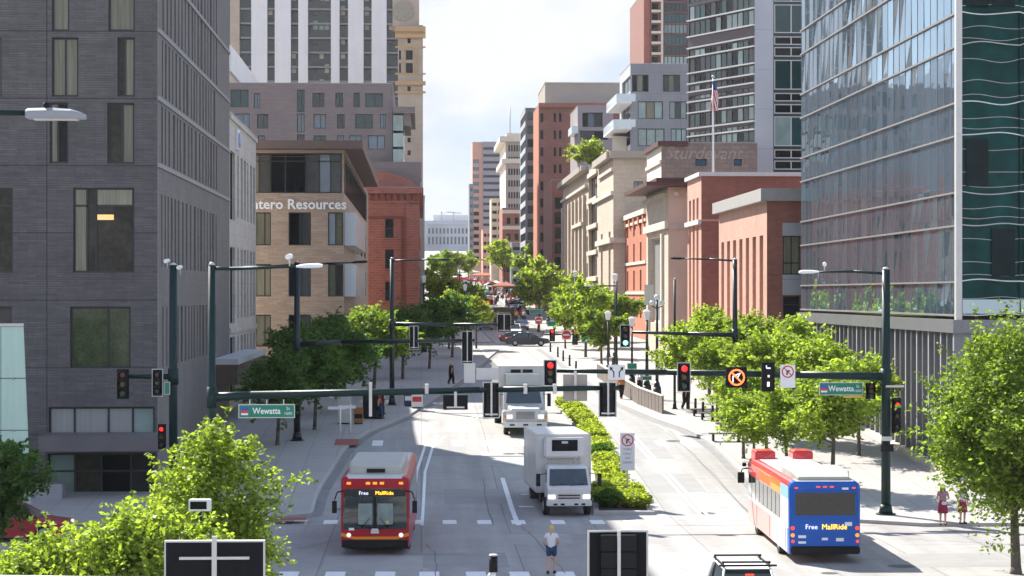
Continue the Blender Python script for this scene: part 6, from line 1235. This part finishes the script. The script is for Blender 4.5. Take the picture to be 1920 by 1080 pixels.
# distant buses and market canopies filling the street
m = MB(); 
for i, (px, Y, w_, h_, mt, nm, lb, ct) in enumerate(((947, 305, 2.6, 3.1, blk, 'city_bus', 'distant dark fronted bus in the centre of the street', 'bus'), (860, 560, 9, 2.4, signred, 'canopy', 'red market canopy at the far left of the crowd', 'canopy'), (905, 610, 8, 2.6, org_ if False else mat('orange_cloth', (.42, .14, .07), .8), 'canopy', 'orange market canopy in the middle of the crowd', 'canopy'), (945, 500, 6, 2.5, mat('orange_cloth', (.42, .14, .07), .8), 'canopy', 'orange canopy in front of the yellow distant tree', 'canopy'), (835, 480, 5, 2.4, white, 'canopy', 'white market canopy below the distant tree', 'canopy'), (905, 455, 3, 2.3, mat('teal_cloth', (.05, .3, .35), .7), 'canopy', 'small teal canopy in the crowd', 'canopy'), (870, 640, 10, 3, creamst, 'canopy', 'cream canopy at the back of the crowd', 'canopy'))):
    X = XP(px, Y); z_ = gz(Y); r = thing(nm, lb, ct, (X, Y, z_), 'market canopies in the far street' if ct == 'canopy' else None)
    if ct == 'bus':
        m = MB(); m.loft([(p[0]+X, p[1]+Y, p[2]+z_) and [(q[0]+X, q[1]+Y, q[2]+z_) for q in rr(0, w_/2, .3, h_, .2)] for p in [(0, 0, 0)]]+[[(q[0]+X, q[1]+Y, q[2]+z_) for q in rr(11, w_/2, .3, h_, .2)]], mat('bus_brown', (.10, .05, .04), .5)); m.build('body', r); m = MB(); m.box(X-1.15, X+1.15, Y-.02, Y, z_+1.1, z_+2.5, wsh); m.build('windshield', r)
        m = MB(); m.box(X-1.1, X+1.1, Y+.3, Y+.9, z_, z_+.9, rubber); m.build('wheels', r)
    else:
        m = MB(); m.loft([[(X-w_/2*q, Y-2*q, z_+zz), (X+w_/2*q, Y-2*q, z_+zz), (X+w_/2*q, Y+2*q, z_+zz), (X-w_/2*q, Y+2*q, z_+zz)] for zz, q in ((h_, 1), (h_+.35, 1), (h_+1.1, .25))], mt); m.build('roof', r)
        for sx in (-1, 1): m = MB(); m.tube((X+sx*w_*.47, Y-1.8, z_), (X+sx*w_*.47, Y-1.8, z_+h_), .06, .06, white, 6); m.build('leg', r)
cc_ = [('red', signred), ('white', white), ('orange', mat('orange_cloth', (.42, .14, .07))), ('cream', creamst), ('dark', boxblk), ('teal', mat('teal_cloth', (.05, .3, .35)))]; prc = {}; rc3 = random.Random(12)
for i in range(46):
    nm_, mt = cc_[rc3.choice((0, 0, 1, 2, 3, 4, 4, 5))]; Y = rc3.uniform(390, 690); X = XP(rc3.uniform(804, 985) if Y > 450 else rc3.choice((rc3.uniform(802, 850), rc3.uniform(960, 985))), Y); w_ = rc3.uniform(.8, 1.3)
    if nm_ in prc: dup(prc[nm_], None, (X, Y, gz(Y)+.1), 0, (w_, 1, rc3.uniform(.9, 1.2))); continue
    r = thing('canopy', 'small %s market canopy in the crowd far up the street' % nm_, 'canopy', (0, 0, 0), 'small %s canopies in the far crowd' % nm_); prc[nm_] = r
    m = MB(); m.loft([[(-1.3*q, -1.2*q, zz), (1.3*q, -1.2*q, zz), (1.3*q, 1.2*q, zz), (-1.3*q, 1.2*q, zz)] for zz, q in ((2.1, 1), (2.35, 1), (2.9, .15))], mt); m.build('roof', r)
    for sx in (-1, 1): m = MB(); m.tube((sx*1.2, -1.1, 0), (sx*1.2, -1.1, 2.2), .05, .05, alum, 6); m.build('leg', r)
    m = MB(); m.box(-1.1, 1.1, -.9, -.3, .02, .95, boxblk if nm_ != 'dark' else signred); m.build('counter', r); r.location = (X, Y, gz(Y)+.1)
# ------------------------------------------------ people
skin = mat('skin', (.50, .30, .21), .6, noise=(6, .05))
def skin_mesh(nodes, edges, sub=1):
    me = bpy.data.meshes.new('s'); keys = list(nodes); me.from_pydata([nodes[k][:3] for k in keys], [(keys.index(a), keys.index(b_)) for a, b_ in edges], []); o = bpy.data.objects.new('s', me); C.objects.link(o); md = o.modifiers.new('k', 'SKIN'); md.use_smooth_shade = True
    for i, k in enumerate(keys): r_ = nodes[k][3]; v = me.skin_vertices[0].data[i]; v.radius = (r_, r_) if not hasattr(r_, '__len__') else r_; v.use_root = (i == 0)
    s_ = o.modifiers.new('u', 'SUBSURF'); s_.levels = sub; s_.render_levels = sub; bpy.context.view_layer.update()
    out_ = bpy.data.meshes.new_from_object(o.evaluated_get(bpy.context.evaluated_depsgraph_get())); bpy.data.objects.remove(o); return out_
def joined(me_list, name, mats_, parent):
    bm = bmesh.new()
    for i, (me, mi) in enumerate(me_list):
        n0 = len(bm.faces); bm.from_mesh(me); bm.faces.ensure_lookup_table()
        for f in bm.faces[n0:]: f.material_index = mi; f.smooth = True
    res = bpy.data.meshes.new(name); bm.to_mesh(res); bm.free(); [res.materials.append(x) for x in mats_]; o = bpy.data.objects.new(name, res); C.objects.link(o); o.parent = parent; return o
def person(label, J, shirt, bottom, hair, kind='shorts', hands=True, sub=1, hairlong=False, group=None, shoe=None, sleeves='short'):
    r = thing('person', label, 'person', group=group); N_ = dict(J); E = [('pel', 'wai'), ('wai', 'che'), ('che', 'nek'), ('nek', 'hea'), ('hea', 'top')]
    for s in 'LR': E += [('che', 'sh'+s), ('sh'+s, 'el'+s), ('el'+s, 'wr'+s), ('wr'+s, 'ha'+s), ('pel', 'hi'+s), ('hi'+s, 'kn'+s), ('kn'+s, 'an'+s), ('an'+s, 'to'+s)]
    if hands:
        for s, sg in (('L', -1), ('R', 1)):
            h = Vector(J['ha'+s][:3]); d = (h-Vector(J['wr'+s][:3])).normalized(); sd_ = Vector((0, 1, 0)) if abs(d.y) < .7 else Vector((1, 0, 0))
            for k, (off, ln) in enumerate(((-.03, .06), (-.01, .075), (.01, .07), (.03, .055))):
                a = h+sd_*off; b_ = a+d*ln+Vector((-sg*.012, 0, 0)); N_['f%s%d' % (s, k)] = (*a, .009); N_['g%s%d' % (s, k)] = (*b_, .007); E += [('ha'+s, 'f%s%d' % (s, k)), ('f%s%d' % (s, k), 'g%s%d' % (s, k))]
            th = h-d*.03+sd_*-.045; N_['t'+s] = (*th, .01); E.append(('ha'+s, 't'+s))
    body = skin_mesh(N_, E, sub)
    hd = Vector(J['hea'][:3]); m = MB(); fy = J.get('face', -1) if False else -1
    for s in (-1, 1): m.ball((hd.x+s*.033, hd.y-.088, hd.z+.01), .012, signblk, 8)
    m.ball((hd.x, hd.y-.105, hd.z-.015), .016, skin, 8, (1, 1, 1.3)); m.ball((hd.x, hd.y-.092, hd.z-.055), .022, mat('lips', (.4, .12, .1), .6), 8, (1.2, .5, .35))
    for s in (-1, 1): m.ball((hd.x+s*.085, hd.y, hd.z), .022, skin, 8, (.5, 1, 1.3))
    fo = m.build('x'); fme = fo.data; bpy.data.objects.remove(fo)
    bm = bmesh.new(); bm.from_mesh(body); k0 = len(bm.faces); 
    for f in bm.faces: f.material_index = 0
    bm.from_mesh(fme); bm.faces.ensure_lookup_table(); mp_ = {i: {'sign_black': 1, 'skin': 0, 'lips': 2}[x.name] for i, x in enumerate(fme.materials)}
    for f in bm.faces[k0:]: f.material_index = mp_[f.material_index]
    bme = bpy.data.meshes.new('body'); bm.to_mesh(bme); bm.free(); [bme.materials.append(x) for x in (skin, signblk, mat('lips', (.4, .12, .1)))]; bo = bpy.data.objects.new('body', bme); C.objects.link(bo); bo.parent = r
    g_ = 1.16; S = {k: (*J[k][:3], (J[k][3] if not hasattr(J[k][3], '__len__') else J[k][3][0])*g_+.012) for k in ('wai', 'che', 'shL', 'shR')}; S['pel'] = (*Vector(J['pel'][:3])+Vector((0, 0, .03)), .125); S['nk'] = (*(Vector(J['nek'][:3])-Vector((0, 0, .04))), .07)
    SE = [('pel', 'wai'), ('wai', 'che'), ('che', 'shL'), ('che', 'shR'), ('che', 'nk')]
    for s in 'LR':
        t_ = .55 if sleeves == 'short' else 1.0; q = Vector(J['sh'+s][:3]).lerp(Vector(J['el'+s][:3]), t_); S['m'+s] = (*q, .058); SE.append(('sh'+s, 'm'+s))
    sm = skin_mesh(S, SE, sub); joined([(sm, 0)], 'shirt', [shirt], r)
    pv = Vector(J['pel'][:3])
    if kind in ('skirt', 'dress'):
        m = MB(); kn = (Vector(J['knL'][:3])+Vector(J['knR'][:3]))/2; rings = []
        for t_, q in ((-.35, .125), (0, .155), (.3, .185), (.7, .205), (1.0, .215)):
            c_ = pv.lerp(Vector((kn.x, kn.y, kn.z+.02)), max(t_, 0))+Vector((0, 0, .18 if t_ < 0 else .03*(1-t_))); rings.append([(c_.x+q*math.cos(a)*(1+.05*math.sin(5*a)), c_.y+q*.8*math.sin(a)*(1+.05*math.sin(5*a)), c_.z) for a in [2*math.pi*i/20 for i in range(20)]])
        m.loft(rings, bottom, smooth=True); m.build('skirt', r)
    else:
        S = {'pel': (*pv, .145)}; SE = []; t_ = .62 if kind == 'shorts' else 1.9
        for s in 'LR':
            S['h'+s] = (*J['hi'+s][:3], .115); SE.append(('pel', 'h'+s)); 
            if kind == 'shorts': S['q'+s] = (*Vector(J['hi'+s][:3]).lerp(Vector(J['kn'+s][:3]), .72), .105); SE.append(('h'+s, 'q'+s))
            else: S['k'+s] = (*J['kn'+s][:3], .075); S['a'+s] = (*J['an'+s][:3], .06); SE += [('h'+s, 'k'+s), ('k'+s, 'a'+s)]
        joined([(skin_mesh(S, SE, sub), 0)], 'trousers' if kind != 'shorts' else 'shorts', [bottom], r)
    m = MB(); tp_ = Vector(J['hea'][:3]); m.ball((tp_.x, tp_.y+.022, tp_.z+.03), .108, hair, 14, (.95, 1.0, 1.08))
    if hairlong:
        for s, yy_ in ((-1, .03), (1, .03), (0, .075)): m.ball((tp_.x+s*.07, tp_.y+yy_, tp_.z-.1), .06, hair, 10, (.8, .8, 2.6))
    else: m.ball((tp_.x, tp_.y+.1, tp_.z+.03), .05, hair, 10, (.8, 1, .9)); m.ball((tp_.x, tp_.y+.13, tp_.z-.05), .035, hair, 8, (.8, .8, 2.2))
    m.build('hair', r)
    m = MB()
    for s in 'LR':
        a, t_ = Vector(J['an'+s][:3]), Vector(J['to'+s][:3]); m.loft([[(p.x+x, p.y, p.z+z) for x, z in ((-w_, -.045), (w_, -.045), (w_*.9, h_), (-w_*.9, h_))] for p, w_, h_ in ((a+Vector((0, .05, -.04)), .035, .04), (a+Vector((0, 0, -.04)), .042, .05), (t_.lerp(a, .3)+Vector((0, 0, .01)), .045, .02), (t_+Vector((0, -.02, .01)), .03, .0))], shoe or blk)
    m.build('shoes', r); return r
def pose(**o):
    J = {'pel': (0, 0, .93, .125), 'wai': (0, 0, 1.07, .105), 'che': (0, 0, 1.27, .125), 'nek': (0, 0, 1.45, .05), 'hea': (0, -.01, 1.58, (.085, .1)), 'top': (0, 0, 1.655, .07)}
    for s, g_ in (('L', -1), ('R', 1)):
        J.update({'sh'+s: (g_*.165, 0, 1.375, .055), 'el'+s: (g_*.225, .03, 1.11, .042), 'wr'+s: (g_*.23, -.04, .88, .028), 'ha'+s: (g_*.23, -.06, .81, .032), 'hi'+s: (g_*.09, 0, .88, .09), 'kn'+s: (g_*.10, -.01, .49, .058), 'an'+s: (g_*.10, .02, .09, .04), 'to'+s: (g_*.11, -.12, .045, .032)})
    for k, v in o.items(): J[k] = (*v, J[k][3])
    return J
blond = mat('blond_hair', (.55, .38, .16), .6, noise=(20, .2)); brown = mat('brown_hair', (.12, .05, .03), .6, noise=(20, .2)); denim = mat('denim', (.02, .05, .11), .8, noise=(12, .15)); cotton = mat('white_cotton', (.66, .64, .66), .85, noise=(8, .06)); wine = mat('wine_cloth', (.25, .012, .045), .8, noise=(8, .1)); pinkc = mat('dusty_pink_cloth', (.36, .20, .22), .8, noise=(8, .2))
Jw = pose(elL=(-.27, .0, 1.13), wrL=(-.16, -.17, 1.02), haL=(-.12, -.22, 1.0), elR=(.28, .06, 1.12), wrR=(.25, -.08, .98), haR=(.23, -.13, .95), knL=(-.09, -.12, .50), anL=(-.09, -.08, .1), toL=(-.1, -.22, .05), knR=(.09, .02, .48), anR=(.09, .2, .12), toR=(.1, .08, .045))
p = person('woman in white shirt and denim shorts walking across the shaded intersection', Jw, cotton, denim, blond, 'shorts'); P = GP(1034, 1076); p.location = (P.x, P.y, .045*0); p.rotation_euler = (0, 0, R(165))
Js = pose(elL=(-.25, -.02, 1.12), wrL=(-.1, -.2, 1.12), haL=(-.03, -.24, 1.15), elR=(.25, -.02, 1.12), wrR=(.12, -.2, 1.1), haR=(.05, -.24, 1.1))
p = person('woman with long brown hair in a wine red dress on the right kerb', Js, pinkc, wine, brown, 'skirt', hairlong=True); P = GP(1769, 992); p.location = (P.x, P.y+.1, .15); p.rotation_euler = (0, 0, R(-8)); 
m = MB(); m.ball((P.x-.02, P.y-.2, .95+.15), .12, mat('pale_bag', (.6, .55, .58), .6), 10, (1, .5, .75)); tag(m.build('handbag'), 'small pale handbag held by the woman in the wine red dress', 'handbag')
p = person('second woman in a dark red skirt half hidden behind the big tree', pose(), cotton, wine, brown, 'skirt', hairlong=False); P = GP(1806, 990); p.location = (P.x, P.y+.1, .15); p.rotation_euler = (0, 0, R(20))
cl = [(mat('shirt_red', (.5, .04, .04), .8), denim, 'red shirt'), (mat('shirt_orange', (.65, .22, .04), .8), blk, 'orange shirt'), (cotton, blk, 'white shirt'), (mat('shirt_teal', (.04, .25, .28), .8), denim, 'teal shirt'), (blk, blk, 'dark clothes'), (mat('shirt_pink', (.55, .25, .28), .8), cotton, 'pink shirt')]
Jd = pose(knL=(-.09, -.12, .50), anL=(-.09, -.14, .1), toL=(-.1, -.28, .06), knR=(.09, .02, .48), anR=(.09, .2, .12), toR=(.1, .08, .045), elL=(-.23, .1, 1.13), wrL=(-.22, .12, .9), haL=(-.22, .12, .83), elR=(.23, -.05, 1.12), wrR=(.2, -.2, .95), haR=(.2, -.24, .89))
pro = []
for i, (s_, b_, w_) in enumerate(cl): q = person('tiny distant walker in %s among the crowd far up the street' % w_, Jd, s_, b_, brown if i % 2 else blond, 'trousers', hands=False, sub=0, group='walkers in %s in the far crowd' % w_); pro.append(q)
rc2 = random.Random(3); cnt = 0
for i in range(280):
    Y = rc2.uniform(350, 700); px = rc2.uniform(802, 985) if Y > 420 else rc2.choice((rc2.uniform(800, 860), rc2.uniform(965, 990))); X = XP(px, Y); k = rc2.choice((0, 0, 1, 1, 2, 3, 4, 4, 5)); rz = rc2.uniform(0, 6)
    if i < 6: k = i; pro[k].location = (X, Y, gz(Y)+.16); pro[k].rotation_euler = (0, 0, rz)
    else: dup(pro[k], None, (X, Y, gz(Y)+.16), rz)
for lb, px, py, k in (('pedestrian in dark clothes on the sunlit pavement left of the far truck', 846, 724, 4), ('pedestrian in white on the pavement under the shaded left trees', 716, 782, 2), ('pedestrian in red walking beside the left trees', 712, 790, 0), ('pedestrian in dark clothes behind the panel fence', 1285, 772, 4), ('pedestrian in orange near the far right bollards', 1165, 752, 1), ('pedestrian in white near the panel fence', 1200, 742, 2)):
    P = GP(px, py); q = dup(pro[k], lb, (P.x, P.y, gz(P.y)+.16), rc2.uniform(0, 6)); q['group'] = 'pedestrians on the pavements'
# ------------------------------------------------ thin summer haze over the whole place
hz = MB(); hz.box(-1610, 1610, -710, 2610, -1.2, 112, None)
for i_ in range(len(hz.f)): pass
hme = bpy.data.meshes.new('haze'); hme.from_pydata(hz.v, [], hz.f); hm = bpy.data.materials.new('haze_air'); hm.use_nodes = True; hn = hm.node_tree; hn.nodes.clear()
ho = hn.nodes.new('ShaderNodeOutputMaterial'); pv_ = hn.nodes.new('ShaderNodeVolumePrincipled'); pv_.inputs['Color'].default_value = (.86, .9, .96, 1); pv_.inputs['Density'].default_value = .00006; pv_.inputs['Anisotropy'].default_value = .3
hn.links.new(pv_.outputs[0], ho.inputs['Volume']); hme.materials.append(hm); hob = bpy.data.objects.new('haze', hme); C.objects.link(hob); hob['kind'] = 'stuff'
